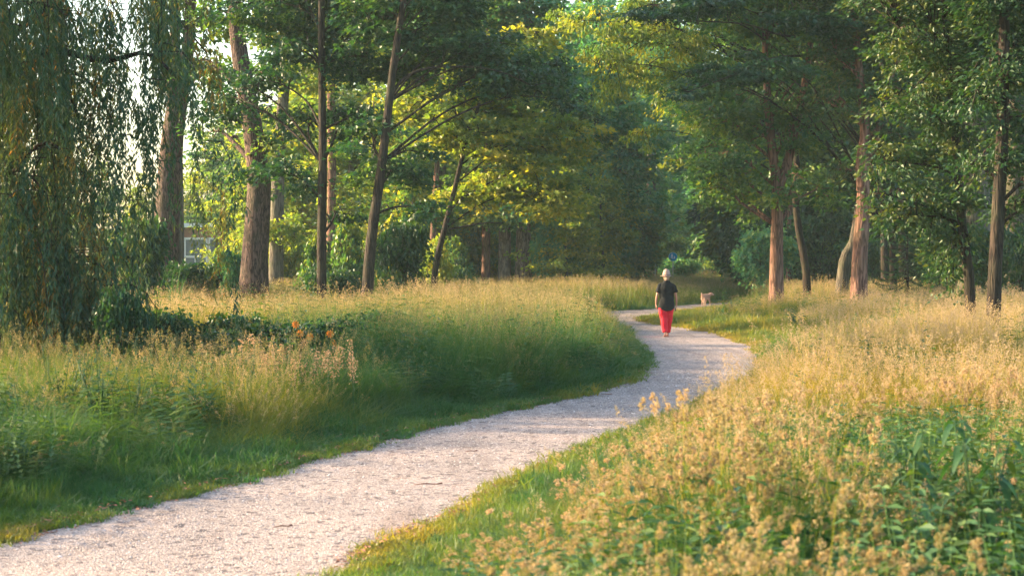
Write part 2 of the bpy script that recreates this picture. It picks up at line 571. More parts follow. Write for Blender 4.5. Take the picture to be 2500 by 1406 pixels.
# ------------------------------------------------------------------ scatter (geometry nodes, for uncountable ground cover)
def scatter(name, variants, pos, rot, scl, pid, tint, mats, label, cat):
    """variants: list of MB builders with geometry at the origin; everything lives in ONE object."""
    big = MB()
    vid = []
    for k, b in enumerate(variants):
        off = big.n
        for a in b.v:
            big.v.append(a)
        big.q += [q + off for q in b.q]
        big.t += [t + off for t in b.t]
        big.qm += b.qm
        big.tm += b.tm
        big.qt += b.qt
        big.tt += b.tt
        big.n += b.n
        vid.append(np.full(b.n, k))
    vid.append(np.full(len(pos), -1))
    me = big.mesh(name, extra_points=pos)
    nsrc = big.n
    n = len(me.vertices)

    def attr(nm, typ, data, src_val):
        a = me.attributes.new(nm, typ, 'POINT')
        data = np.asarray(data)
        if typ == 'FLOAT_VECTOR':
            full = np.concatenate([np.tile(src_val, (nsrc, 1)), data]).astype(np.float32)
            a.data.foreach_set("vector", full.ravel())
        elif typ == 'INT':
            a.data.foreach_set("value", np.concatenate([np.full(nsrc, src_val), data]).astype(np.int32))
        else:
            a.data.foreach_set("value", np.concatenate([np.full(nsrc, src_val), data]).astype(np.float32))
    a = me.attributes.new("vid", 'INT', 'POINT')
    a.data.foreach_set("value", np.concatenate(vid).astype(np.int32))
    attr("pid", 'INT', pid, -5)
    attr("rot", 'FLOAT_VECTOR', rot, (0, 0, 0))
    attr("scl", 'FLOAT_VECTOR', scl, (1, 1, 1))
    attr("tint", 'FLOAT', tint, 0.5)
    o = link_mesh(name, me, mats)
    ng = bpy.data.node_groups.new(name + "_scatter", 'GeometryNodeTree')
    ng.interface.new_socket("Geometry", in_out='INPUT', socket_type='NodeSocketGeometry')
    ng.interface.new_socket("Geometry", in_out='OUTPUT', socket_type='NodeSocketGeometry')
    gi, go = ng.nodes.new("NodeGroupInput"), ng.nodes.new("NodeGroupOutput")

    def named(nm, typ):
        k = ng.nodes.new("GeometryNodeInputNamedAttribute")
        k.data_type = typ
        k.inputs["Name"].default_value = nm
        return k.outputs[0]

    def equal(sock, val):
        c = ng.nodes.new("FunctionNodeCompare")
        c.data_type = 'INT'
        c.operation = 'EQUAL'
        ng.links.new(sock, c.inputs[2])
        c.inputs[3].default_value = val
        return c.outputs[0]
    join = ng.nodes.new("GeometryNodeJoinGeometry")
    sp_ = ng.nodes.new("GeometryNodeSeparateGeometry")
    sp_.domain = 'POINT'
    ng.links.new(gi.outputs[0], sp_.inputs[0])
    ng.links.new(equal(named("vid", 'INT'), -1), sp_.inputs[1])
    for k in range(len(variants)):
        s = ng.nodes.new("GeometryNodeSeparateGeometry")
        s.domain = 'POINT'
        ng.links.new(gi.outputs[0], s.inputs[0])
        ng.links.new(equal(named("vid", 'INT'), k), s.inputs[1])
        ip = ng.nodes.new("GeometryNodeInstanceOnPoints")
        ng.links.new(sp_.outputs[0], ip.inputs["Points"])
        ng.links.new(equal(named("pid", 'INT'), k), ip.inputs["Selection"])
        ng.links.new(s.outputs[0], ip.inputs["Instance"])
        ng.links.new(named("rot", 'FLOAT_VECTOR'), ip.inputs["Rotation"])
        ng.links.new(named("scl", 'FLOAT_VECTOR'), ip.inputs["Scale"])
        ng.links.new(ip.outputs[0], join.inputs[0])
    ng.links.new(join.outputs[0], go.inputs[0])
    md = o.modifiers.new("scatter", 'NODES')
    md.node_group = ng
    return props(o, label, cat, kind="stuff")


def blades(mb, rr, n, radius, h, w, lean=0.35, mat=0, seg=3, wild=0.0):
    """n curved blades rooted in a disc."""
    r = radius * np.sqrt(rr.uniform(0, 1, n))
    a = rr.uniform(0, 2 * np.pi, n)
    root = np.stack([r * np.cos(a), r * np.sin(a), np.zeros(n)], 1)
    az = rr.uniform(0, 2 * np.pi, n)
    hh = h * rr.uniform(0.45, 1.1, n)
    ln = hh * lean * rr.uniform(0.2, 1.6, n)
    d = np.stack([np.cos(az), np.sin(az), np.zeros(n)], 1)
    fa = az + rr.uniform(-1.2, 1.2, n) + np.pi / 2
    s = np.stack([np.cos(fa), np.sin(fa), np.zeros(n)], 1)
    ww = w * rr.uniform(0.6, 1.3, n)
    tone = rr.uniform(0, 1, n)
    rows = []
    for k in range(seg + 1):
        t = k / seg
        c = root + d * (ln * t ** 2.2)[:, None]
        c[:, 2] = hh * (t - 0.12 * lean * t ** 3)
        wk = ww * (1 - t) ** 0.7 * 0.5
        if k < seg:
            rows += [c - s * wk[:, None], c + s * wk[:, None]]
        else:
            rows += [c]
    v = np.stack(rows, 1)
    m = v.shape[1]
    base = np.arange(n)[:, None] * m
    q = []
    for k in range(seg - 1):
        q.append(base + np.array([[2 * k, 2 * k + 1, 2 * k + 3, 2 * k + 2]]))
    t_ = base + np.array([[2 * (seg - 1), 2 * (seg - 1) + 1, 2 * seg]])
    mb.add(v.reshape(-1, 3), quads=np.concatenate(q) if q else None, tris=t_, mat=mat, tone=np.tile(tone, 1) if not q else None)
    return root, d, hh, ln


def add_heads(mb, rr, n, radius, h, size, bits, mat=1, lean=0.25, stem_w=0.004, spread=0.035, length=0.16):
    """n thin stems, each with a seed head of small scales."""
    r = radius * np.sqrt(rr.uniform(0, 1, n))
    a = rr.uniform(0, 2 * np.pi, n)
    for k in range(n):
        hh = h * rr.uniform(0.75, 1.15)
        az = rr.uniform(0, 2 * np.pi)
        ln = hh * lean * rr.uniform(0, 1.2)
        root = np.array([r[k] * np.cos(a[k]), r[k] * np.sin(a[k]), 0])
        d = np.array([np.cos(az), np.sin(az), 0])
        top = root + d * ln + np.array([0, 0, hh])
        mid = root + d * ln * 0.3 + np.array([0, 0, hh * 0.55])
        s = np.array([-d[1], d[0], 0]) * stem_w * 0.5
        mb.add(np.array([root - s, root + s, mid + s, mid - s, top + s * 0.5, top - s * 0.5]),
               quads=[[0, 1, 2, 3], [3, 2, 4, 5]], mat=0, tone=0.8)
        dirn = unit(top - mid)
        t = rr.uniform(-0.15, 1, bits)
        c = top + dirn * (t * length)[:, None] + rr.normal(0, 1, (bits, 3)) * (spread * (1.1 - np.abs(t)))[:, None]
        ax = dirn + rr.normal(0, 0.5, (bits, 3))
        add_leaves(mb, c, ax, rr.normal(0, 1, (bits, 3)), size * rr.uniform(0.7, 1.3, bits), size * 0.55, rr.uniform(0, 1, bits), mat=mat)


def add_tufts(mb, rr, n, radius, h, lean=.2):
    """n stems topped by a few dense rounded clumps of scales (cock's-foot like)"""
    for k in range(n):
        r, a = radius * math.sqrt(rr.uniform()), rr.uniform(0, 6.28)
        hh = h * rr.uniform(.7, 1.1)
        az = rr.uniform(0, 6.28)
        d = np.array([math.cos(az), math.sin(az), 0])
        root = np.array([r * math.cos(a), r * math.sin(a), 0])
        top = root + d * hh * lean * rr.uniform(0, 1.3) + np.array([0, 0, hh])
        s = np.array([-d[1], d[0], 0]) * .002
        mb.add(np.array([root - s, root + s, top + s * .6, top - s * .6]), quads=[[0, 1, 2, 3]], mat=0, tone=.8)
        for q in range(rr.randint(2, 6)):
            cc = top + np.array([0, 0, -.022 * q]) + np.append(rr.normal(0, .016, 2), rr.normal(0, .008))
            N = 26
            u_ = unit(rr.normal(0, 1, (N, 3)))
            p = cc + u_ * np.array([.015, .015, .021]) * rr.uniform(.5, 1.3)
            add_leaves(mb, p, u_ + np.array([0, 0, .8]), rr.normal(0, 1, (N, 3)), .018 * rr.uniform(.7, 1.3, N), .011, rr.uniform(0, 1, N), mat=1)


# ---- sampling of ground positions in the visible wedge
def wedge(density, d0, d1, rr, half=0.36, xpad=1.0):
    """random points with a given density (per m2) in the view wedge between d0 and d1"""
    wid = 2 * (half * d1 + xpad)
    n = int(density * wid * (d1 - d0))
    y = rr.uniform(d0, d1, n)
    x = rr.uniform(-wid / 2, wid / 2, n)
    k = np.abs(x) < half * y + xpad
    return x[k], y[k]


PD_CACHE = {}


def region(x, y, pdist):
    """meadow height factor and tint for each ground position"""
    left = x < np.interp(y, [0, 10, 25, 33, 58, 75, 100], [-3, -2.5, 1, 3.5, 3.5, 8, 16])
    n1 = vnoise(x, y, 1.7, 3)
    n2 = vnoise(x, y, 5.0, 4)
    n3 = vnoise(x, y, 0.6, 5)
    tint = np.where(left, 0.34 + 0.35 * n2 + 0.2 * (n1 - .5), 0.55 + 0.3 * n2 + 0.25 * (n1 - .5))
    # blue-green grass stands beside the bend, golden meadow further back on the left
    mound = left & (y > 20) & (y < 40) & (x > -4.5)
    tint = np.where(mound, 0.05 + 0.22 * n1 + 0.1 * n2, tint)
    back = left & (y >= 36)
    tint = np.where(back, np.clip(0.48 + 0.36 * n2 + 0.3 * (n1 - .5), 0, 1), tint)
    weed = vnoise(x, y, 1.6, 51)
    wf = np.clip((weed - .40) * 4, 0, 1)
    rightnear = (~left) & (y < 16)
    tint = np.where(rightnear, 0.22 + 0.32 * n1, tint)
    tip = (~left) & (y > 38) & (y < 62) & (x < 9)
    tint = np.where(tip, 0.42 + 0.25 * n2, tint)
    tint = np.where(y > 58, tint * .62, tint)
    h = 0.5 + 0.45 * n2 + 0.3 * (n3 - .5)
    h = np.where(mound, h + 0.1, h)
    h = np.where(y < 23, h * (1 - .28 * wf), h)
    tint = np.where((y < 30), tint * (1 - .6 * wf), tint)
    ramp_w = np.where(left, np.where(y < 22, 1.2, 0.8), 0.55)
    ramp_w = np.where((~left) & (y < 24), np.interp(y, [5, 8, 11, 14, 17, 24], [2.0, 1.8, 1.5, 1.35, 1.3, 1.1]), ramp_w)
    ramp_w = np.where((~left) & (y >= 24) & (y < 34), 1.6, ramp_w)
    ramp_w = np.where((~left) & (y > 34) & (y < 70), 2.6, ramp_w)
    n2 = n2 + 0
    f = np.clip((pdist - ramp_w * 0.45) / ramp_w, 0, 1)
    h = h * (0.1 + 0.9 * f)
    tipg = (~left) & (y > 57) & (y < 76)
    h = np.where(tipg, h * np.clip((x - 8.9) / 1.8, 0.12, 1), h)
    hollow = left & (x < -1.9 - 0.25 * np.abs(y - 26.5)) & (y > 22.8) & (y < 30.5)
    h = np.where(hollow, 0.22 * f, h)
    bank = left & (y <= 22.8) & (y > 14)
    h = np.where(bank, np.minimum(h, 0.78 + 0.1 * n3), h)
    return h, np.clip(tint, 0, 1), f, left


rr = np.random.RandomState(21)
# variants -----------------------------------------------------------
near_v, far_v, short_v, seed_near_v, seed_far_v, broad_v, vfar_v, tuft_v = [], [], [], [], [], [], [], []
for k in range(5):
    b = MB(); blades(b, rr, 90, 0.20, 1.0, 0.007, 0.45, seg=3); near_v.append(b)
    b = MB(); blades(b, rr, 120, 0.32, 1.0, 0.014, 0.4, seg=2); add_heads(b, rr, 6, 0.3, 1.0, 0.022, 10, spread=0.03); far_v.append(b)
    b = MB(); blades(b, rr, 80 if k < 3 else 38, 0.13, 0.085 if k < 3 else .11, 0.0065 if k < 3 else .013, 0.8, seg=2); short_v.append(b)
    b = MB(); add_heads(b, rr, 7, 0.18, 1.0, 0.014, 34, length=0.15, spread=0.022, stem_w=0.004); seed_near_v.append(b)
    b = MB(); add_tufts(b, rr, 6, 0.2, 1.0); tuft_v.append(b)
    b = MB(); add_heads(b, rr, 12, 0.35, 1.0, 0.026, 12, length=0.17, spread=0.04, stem_w=0.008); seed_far_v.append(b)
    b = MB(); blades(b, rr, 90, 0.6, 1.0, 0.03, 0.35, seg=2); add_heads(b, rr, 14, 0.6, 1.05, 0.045, 8, spread=0.06, stem_w=0.012); vfar_v.append(b)
for k in range(4):                 # leafy herbs: a stem with paired pointed leaves
    b = MB()
    for s_ in range(4):
        x0, y0 = rr.uniform(-.15, .15, 2)
        hh = rr.uniform(0.6, 1.0)
        lx, ly = rr.uniform(-.1, .1, 2)
        t = np.repeat(np.linspace(0.15, 1, 9), 2)
        c0 = np.stack([x0 + lx * t, y0 + ly * t, hh * t], 1)
        az = np.arange(18) * 1.57 + (np.arange(18) % 2) * 1.57 + rr.uniform(-.4, .4, 18)
        L = 0.16 * (1.15 - 0.7 * t) * rr.uniform(.8, 1.2, 18)
        ax = np.stack([np.cos(az), np.sin(az), rr.uniform(-.5, .25, 18)], 1)
        c = c0 + unit(ax) * (L * .5)[:, None]
        add_leaves(b, c, ax, np.stack([rr.normal(0, .25, 18), rr.normal(0, .25, 18), np.ones(18)], 1), L, L * .45, rr.uniform(0, 1, 18))
        b.add([[x0 - .003, y0, 0], [x0 + .003, y0, 0], [x0 + lx + .002, y0 + ly, hh], [x0 + lx - .002, y0 + ly, hh]], quads=[[0, 1, 2, 3]], tone=.5)
    broad_v.append(b)


def rots(n, rr, tilt=0.12):
    return np.stack([rr.normal(0, tilt, n), rr.normal(0, tilt, n), rr.uniform(0, 6.283, n)], 1)


# --- short verge and path-side grass
parts = []
for dens, d0, d1, sc in ((120, 5.5, 14, 1.0), (75, 14, 24, 1.35), (40, 24, 45, 1.9), (16, 45, 85, 3.0)):
    x, y = wedge(dens, d0, d1, rr)
    parts.append(np.stack([x, y, np.full(len(x), sc)], 1))
A = np.concatenate(parts)
pd = path_dist(A[:, 0], A[:, 1])
edge_n = (vnoise(A[:, 0], A[:, 1], 0.25, 9) - 0.55) * 0.22
k = (pd > edge_n * 0.9 + 0.0) & (pd < 3.6)
A, pd = A[k], pd[k]
h, tint, f, left = region(A[:, 0], A[:, 1], pd)
n = len(A)
sz = A[:, 2] * rr.uniform(0.7, 1.3, n)
hz = rr.uniform(0.6, 1.3, n) * np.where((A[:, 1] > 55), .5, 1) * (0.55 + 0.9 * np.clip(pd / 0.7, 0, 1.5)) * (0.5 + 1.1 * vnoise(A[:, 0], A[:, 1], 0.45, 12))
edge_dry = np.clip(1 - np.abs(pd - 0.12) / 0.28, 0, 1) * vnoise(A[:, 0], A[:, 1], 1.1, 14)
tn = np.clip(np.where(left, 0.14, 0.28) + 0.34 * (vnoise(A[:, 0], A[:, 1], 0.7, 13) - 0.35) + 0.25 * (vnoise(A[:, 0], A[:, 1], 0.22, 15) - .5) + 0.5 * edge_dry + rr.normal(0, .07, n), 0, 1)
tn = np.where((~left) & (A[:, 1] > 38), tn + 0.2, tn)
scatter("verge_grass", short_v, np.stack([A[:, 0], A[:, 1], np.zeros(n)], 1), rots(n, rr), np.stack([sz, sz, hz * np.sqrt(A[:, 2])], 1),
        rr.randint(0, 5, n), tn, [M_BLADE, M_SEED], "short green mown grass along both edges of the gravel path", "grass")

# --- tall meadow grass, near and mid
for nm, var, zones, heads, lab in (
        ("meadow_grass", near_v, ((28, 4.2, 14, 1.0), (22, 14, 26, 1.25)), False, "tall soft green meadow grass behind the mown verges in the foreground"),
        ("meadow_grass", far_v, ((14, 24, 42, 1.0), (8, 42, 66, 1.2)), True, "tall golden and green meadow grass in front of the trees"),
        ("meadow_grass", vfar_v, ((2.4, 64, 110, 1.0), (1.0, 110, 190, 1.5)), True, "far tall grass at the foot of the wood and round the sign")):
    parts = []
    for dens, d0, d1, sc in zones:
        x, y = wedge(dens, d0, d1, rr)
        parts.append(np.stack([x, y, np.full(len(x), sc)], 1))
    A = np.concatenate(parts)
    pd = path_dist(A[:, 0], A[:, 1])
    h, tint, f, left = region(A[:, 0], A[:, 1], pd)
    k = (pd > 0.22) & (h > 0.16)
    A, h, tint = A[k], h[k], tint[k]
    n = len(A)
    xy = A[:, 2] * rr.uniform(0.8, 1.3, n)
    scatter(nm, var, np.stack([A[:, 0], A[:, 1], np.zeros(n)], 1), rots(n, rr, 0.1), np.stack([xy, xy, h * rr.uniform(0.8, 1.2, n)], 1),
            rr.randint(0, 5, n), np.clip(tint + rr.normal(0, 0.08, n), 0, 1), [M_BLADE, M_SEED], lab, "grass")

# --- seed heads standing above the grass
for var, zones, lab in ((tuft_v, ((24, 4.2, 11, 1.0), (16, 11, 16, 1.1)), "dense buff clumps of cock's-foot heads in the near meadow"),
                        (seed_near_v, ((6, 4.2, 11, 1.0), (16, 11, 15, 1.0), (24, 15, 26, 1.1)), "straw coloured grass seed heads over the near meadow"),
                        (seed_far_v, ((9, 26, 46, 1.0), (5, 46, 70, 1.2)), "pale seed heads over the sunlit middle meadow")):
    parts = []
    for dens, d0, d1, sc in zones:
        x, y = wedge(dens, d0, d1, rr)
        parts.append(np.stack([x, y, np.full(len(x), sc)], 1))
    A = np.concatenate(parts)
    pd = path_dist(A[:, 0], A[:, 1])
    h, tint, f, left = region(A[:, 0], A[:, 1], pd)
    nz = vnoise(A[:, 0], A[:, 1], 1.3, 31)
    keep = rr.uniform(0, 1, len(A)) < np.where(left, np.where(A[:, 1] > 36, 0.8, np.where(A[:, 1] < 23, .9, .5)), 1.0) * np.clip(1.9 * nz - .25, 0.08, 1.2) * (1 - .75 * np.clip((vnoise(A[:, 0], A[:, 1], 1.6, 51) - .40) * 4, 0, 1))
    k = (pd > np.where((~left) & (A[:, 1] < 22), 0.9, 0.35)) & (h > 0.3) & keep
    A, h, tint, left = A[k], h[k], tint[k], left[k]
    n = len(A)
    tn = np.clip(np.where(left, 0.35, 0.7) + 0.5 * (vnoise(A[:, 0], A[:, 1], 2.2, 33) - .5) + rr.normal(0, .12, n), 0, 1)
    xy = A[:, 2] * rr.uniform(0.8, 1.3, n)
    scatter("seed_heads", var, np.stack([A[:, 0], A[:, 1], np.zeros(n)], 1), rots(n, rr, 0.12), np.stack([xy, xy, h * rr.uniform(0.95, 1.25, n)], 1),
            rr.randint(0, 5, n), tn, [M_BLADE, M_SEED], lab, "grass")

# --- leafy herbs mixed into the grass
parts = []
for dens, d0, d1, sc in ((38, 4.2, 15, 1.0), (16, 15, 30, 1.2), (5, 30, 60, 1.7)):
    x, y = wedge(dens, d0, d1, rr)
    parts.append(np.stack([x, y, np.full(len(x), sc)], 1))
A = np.concatenate(parts)
pd = path_dist(A[:, 0], A[:, 1])
h, tint, f, left = region(A[:, 0], A[:, 1], pd)
nz = vnoise(A[:, 0], A[:, 1], 1.1, 41)
wd = np.clip((vnoise(A[:, 0], A[:, 1], 1.6, 51) - .40) * 4, 0, 1)
k = (pd > 0.5) & (h > 0.25) & (rr.uniform(0, 1, len(A)) < (np.clip((nz - 0.5) * 1.2, 0, 1) + .95 * wd) * np.where(left & (A[:, 1] < 24), .4, 1))
A, h = A[k], h[k] + .22 * wd[k]
n = len(A)
xy = A[:, 2] * rr.uniform(0.7, 1.3, n)
scatter("meadow_herbs", broad_v, np.stack([A[:, 0], A[:, 1], np.zeros(n)], 1), rots(n, rr, 0.15), np.stack([xy, xy, h * rr.uniform(0.8, 1.2, n)], 1),
        rr.randint(0, 4, n), rr.uniform(0, 0.9, n), [M_BROAD], "dark green leafy herbs growing through the meadow grass", "plant")


# ------------------------------------------------------------------ trees
DENS = 1.2
def crown_mesh(name, anchors_limbs, blobs, n_cl, leaves_per, rc, leaf, rr, shape='diamond', droop=0.35, flat=0.35, twig_r=0.012, tone_mu=0.5, hollow=0.35):
    """Sprays of leaves spread through blobs, each on a twig from the nearest limb point.
    blobs: (centre, (rx, ry, rz)); anchors_limbs: array of limb points."""
    mb = MB()
    n_cl = int(n_cl * (DENS if leaf[0] < .3 else 0.58))
    vol = np.array([b[1][0] * b[1][1] * b[1][2] for b in blobs]) ** 0.75
    cnt = np.maximum((vol / vol.sum() * n_cl).astype(int), 3)
    C = []
    for (c, r), m in zip(blobs, cnt):
        d = unit(rr.normal(0, 1, (m, 3)))
        rad_ = (hollow + (1 - hollow) * rr.uniform(0, 1, m)) ** 0.8 * rr.uniform(0.85, 1.12, m)
        C.append(np.array(tuple(c)) + d * rad_[:, None] * np.array(r))
    C = np.concatenate(C)
    C = C[C[:, 2] > 0.4]
    limb = anchors_limbs
    dd = ((C[:, None, :] - limb[None]) ** 2).sum(-1)
    near = limb[dd.argmin(1)]
    # twigs
    for a, c in zip(near, C):
        mid = (a + c) / 2 + np.array([0, 0, 0.12 * np.linalg.norm(c - a)])
        tube(mb, [a, mid, c], [twig_r * 1.6, twig_r, twig_r * .5], n=3, mat=1, cap=False)
    # sprays
    m = len(C)
    lp = leaves_per
    out = unit((C - near) * np.array([1, 1, 0.35]) + rr.normal(0, .15, (m, 3)))
    cc = np.repeat(C, lp, 0)
    oo = np.repeat(out, lp, 0)
    N = m * lp
    rcs = np.repeat(rc * rr.uniform(0.6, 1.3, m), lp)
    p = rr.normal(0, 0.5, (N, 3))
    p *= rcs[:, None] * np.array([1, 1, flat])
    p[:, 2] -= 0.25 * (p[:, 0] ** 2 + p[:, 1] ** 2) / rc * 0.6
    c = cc + p
    ax = oo * 0.5 + p * np.array([1, 1, 0]) * (1.2 / rc) + rr.normal(0, 0.35, (N, 3)) + np.array([0, 0, -droop])
    nr = np.array([0, 0, 1.0]) + rr.normal(0, 0.55, (N, 3))
    L = leaf[0] * rr.uniform(0.65, 1.3, N)
    ct = np.repeat(rr.normal(0, 0.24, m), lp)
    tone = np.clip(tone_mu + ct + rr.normal(0, 0.18, N), 0, 1)
    add_leaves(mb, c, ax, nr, L, L * leaf[1], tone, mat=0, shape=shape)
    return mb.mesh(name)


def build_tree(name, label, trunk_pts, r0, r1, blobs, n_cl, leaves_per, rc, leaf, bark, leafm, cat="tree", group=None, seed=0, sides=12,
               shape='diamond', limbs=None, rough=0.05, droop=0.35, flat=0.35, limb_r=0.35, tone=0.5, extra_limbs=(), samples=16, hollow=0.35):
    """trunk_pts in world; the empty stands at the trunk foot. Returns the root empty."""
    rr = np.random.RandomState(seed)
    base = Vector((trunk_pts[0][0], trunk_pts[0][1], 0))
    root = empty(name, base, label, cat, group)
    b = np.array(tuple(base))
    T = curve([np.array(tuple(p)) - b for p in trunk_pts], samples)
    T[0, 2] = -0.15
    n = len(T)
    t = np.linspace(0, 1, n)
    rad_ = r0 * (1 - t) + r1 * t
    rad_ *= 1 + 0.6 * np.exp(-T[:, 2].clip(0) / max(.25, 1.6 * r0))
    mb = MB()
    tube(mb, T, rad_, n=sides, rough=rough, seed=seed)
    link_mesh("trunk", mb.mesh("trunk", smooth=True), bark, root)
    anchors = [T[int(n * 0.45):]]
    locb = []
    for c, r in blobs:
        c = np.array(tuple(c)) - b
        locb.append((c, r))
        hd = np.hypot(*(c[:2] - T[-1][:2]))
        zt = c[2] - 0.45 * hd - 0.2 * r[2]
        zt = np.clip(zt, max(T[0, 2] + 1.4, T[-1, 2] * 0.22), T[-1, 2] * 0.97)
        k = np.abs(T[:, 2] - zt).argmin()
        s = T[k]
        if np.linalg.norm(c - s) < 0.5:
            continue
        e = c + (c - s) / np.linalg.norm(c - s) * min(r[0], r[1]) * 0.45
        m1 = s + (e - s) * 0.35 + np.array([rr.normal(0, .12), rr.normal(0, .12), 0.10 * np.linalg.norm(e - s)])
        m2 = s + (e - s) * 0.7 + np.array([rr.normal(0, .15), rr.normal(0, .15), 0.10 * np.linalg.norm(e - s)])
        lc = curve([s, m1, m2, e], 12)
        lr0 = rad_[k] * limb_r
        mb = MB()
        tube(mb, lc, np.linspace(lr0, max(0.008, lr0 * 0.12), 12), n=6)
        # side shoots
        pts = [lc[3:]]
        for q in range(5):
            kk = rr.randint(3, 10)
            d = unit(np.array([rr.normal(), rr.normal(), rr.normal() * 0.4]))
            ee = lc[kk] + d * min(r) * 0.8
            sh = curve([lc[kk], (lc[kk] + ee) / 2 + np.array([0, 0, .15]), ee], 6)
            tube(mb, sh, np.linspace(lr0 * 0.4, 0.008, 6), n=4)
            pts.append(sh)
        link_mesh("branch", mb.mesh("branch", smooth=True), bark, root)
        anchors += pts
    for pts_ in extra_limbs:         # visible named limbs given as (points, r0, r1)
        q = curve([np.array(tuple(p)) - b for p in pts_[0]], 14)
        mb = MB()
        tube(mb, q, np.linspace(pts_[1], pts_[2], 14), n=8, rough=rough * .7, seed=seed + 5)
        link_mesh("branch", mb.mesh("branch", smooth=True), bark, root)
        anchors.append(q[4:])
    me = crown_mesh("crown", np.concatenate(anchors), locb, n_cl, leaves_per, rc, leaf, rr, shape=shape, droop=droop, flat=flat, tone_mu=tone, hollow=hollow)
    link_mesh("crown", me, [leafm, bark], root)
    return root


def BL(D, lst, fill=True, push=0.0):
    """photo-placed crown blobs: (u, v, ddepth, ru px, rv px [, rdepth m])"""
    k = D / FPX
    out = []
    for e in lst:
        u, v, dd, ru, rv = e[:5]
        dd = dd + push
        rd = e[5] if len(e) > 5 else ru * k * 0.9
        out.append((P(u, v, D + dd), (ru * k, rd, rv * k)))
        if v < 330 and fill:
            a = math.sin(u * 12.9898 + v * 78.233) * 43758.5453
            a -= math.floor(a)
            out.append((P(u + (a - .5) * 2.4 * ru, v - (.3 + .6 * a) * rv, D + dd + 1.5), (ru * k * .8, rd * .8, rv * k * .9)))
    return out


def TP(D, lst):
    """trunk points from photo positions; the first stands on the ground under its u"""
    k = D / FPX
    pts = [Vector(((lst[0][0] - 1250) * k, D, 0))]
    for u, v in lst[1:]:
        pts.append(P(u, v, D))
    return pts


FRONT = []
# dark straight maple, left of the middle
D = 48
FRONT.append(build_tree("maple_tree", "dark straight slim maple, first of the two near maples left of the middle", TP(D, [(787, 0), (785, 620), (788, 400), (786, 200), (785, 0), (788, -250), (790, -420)]), 0.15, 0.06,
    BL(D, [(650, 20, 0, 120, 60), (790, 50, 1, 150, 80), (870, 150, -1, 100, 70), (875, 300, 0, 80, 55), (690, 430, -.5, 110, 45), (840, 520, 0, 60, 35), (560, 270, 0.5, 90, 35), (650, 210, 1, 80, 45),
           (700, 120, -1, 90, 55), (780, -150, 0, 230, 120), (790, -330, 0, 150, 110), (720, 300, .5, 60, 35)], push=1.1),
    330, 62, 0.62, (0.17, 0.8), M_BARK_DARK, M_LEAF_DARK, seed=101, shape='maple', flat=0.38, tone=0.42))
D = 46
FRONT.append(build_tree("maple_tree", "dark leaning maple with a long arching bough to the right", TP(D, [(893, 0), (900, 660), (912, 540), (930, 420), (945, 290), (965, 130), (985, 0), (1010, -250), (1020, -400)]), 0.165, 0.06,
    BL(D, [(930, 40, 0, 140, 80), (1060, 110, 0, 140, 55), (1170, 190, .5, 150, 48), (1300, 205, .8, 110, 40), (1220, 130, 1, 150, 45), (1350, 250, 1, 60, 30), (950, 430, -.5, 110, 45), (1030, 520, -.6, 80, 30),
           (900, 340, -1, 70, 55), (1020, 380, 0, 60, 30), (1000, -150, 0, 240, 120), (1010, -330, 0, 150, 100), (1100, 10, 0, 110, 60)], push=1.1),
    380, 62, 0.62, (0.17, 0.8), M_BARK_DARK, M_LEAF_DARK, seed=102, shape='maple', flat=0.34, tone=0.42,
    extra_limbs=[([P(948, 240, D), P(990, 190, D), P(1060, 165, D + .3), P(1200, 170, D + .5), P(1300, 210, D + .8)], 0.055, 0.015)]))
# sunlit leaning maple
D = 60
FRONT.append(build_tree("maple_tree", "slim leaning maple with sunlit yellow-green leaves left of the three thick trunks", TP(D, [(1058, 0), (1062, 660), (1085, 560), (1108, 470), (1135, 360), (1168, 260), (1190, 150)]), 0.13, 0.04,
    BL(D, [(1150, 320, 0, 140, 70), (1270, 370, 0, 130, 85), (1200, 470, 1, 150, 50), (1330, 480, 0, 110, 70), (1380, 330, 1, 90, 70), (1060, 270, 0, 110, 55), (1180, 170, 1, 120, 70), (1000, 260, 1, 70, 45), (1250, 250, 2, 130, 60)]),
    330, 55, 0.65, (0.20, 0.8), M_BARK_DARK, M_LEAF_GOLD, seed=103, shape='maple', flat=0.25, tone=0.5,
    extra_limbs=[([P(1110, 500, D), P(1150, 470, D), P(1230, 430, D), P(1300, 400, D)], .045, .012), ([P(1095, 560, D), P(1180, 545, D), P(1230, 545, D)], .04, .012)]))
# big furrowed trunk
D = 54
FRONT.append(build_tree("poplar_tree", "thick furrowed poplar trunk curving up left beside the dark bush", TP(D, [(618, 0), (622, 640), (632, 480), (628, 400), (610, 270), (588, 150), (575, 40), (560, -200), (560, -450)]), 0.44, 0.16,
    BL(D, [(560, 40, 0, 80, 60), (520, 180, 1, 60, 55), (640, 200, 0.5, 70, 50), (655, 360, -1.2, 60, 60), (520, 330, 1, 60, 40), (600, -130, 0, 220, 130), (540, -350, 0, 250, 160), (600, 470, 1.5, 60, 40)], push=1.2),
    230, 60, 0.7, (0.19, 0.75), M_BARK_OLD, M_LEAF_MID, seed=104, sides=36, rough=0.045, tone=0.6, samples=40))
D = 58
FRONT.append(build_tree("poplar_tree", "thick dark trunk behind the hanging willow, forking up to the left", TP(D, [(400, 0), (402, 640), (410, 480), (422, 330), (432, 240), (410, 150), (388, 50), (385, -150)]), 0.50, 0.2,
    BL(D, [(480, 60, 0, 70, 80), (500, 170, -.5, 50, 40), (440, -60, 0, 120, 90), (400, -260, 0, 260, 150), (540, -100, 0, 100, 80)]),
    170, 60, 0.65, (0.19, 0.75), M_BARK_OLD, M_LEAF_MID, seed=105, sides=36, rough=0.045, tone=0.35, samples=40,
    extra_limbs=[([P(434, 260, D), P(450, 180, D), P(462, 80, D), P(470, -100, D)], .3, .16)]))
D = 69
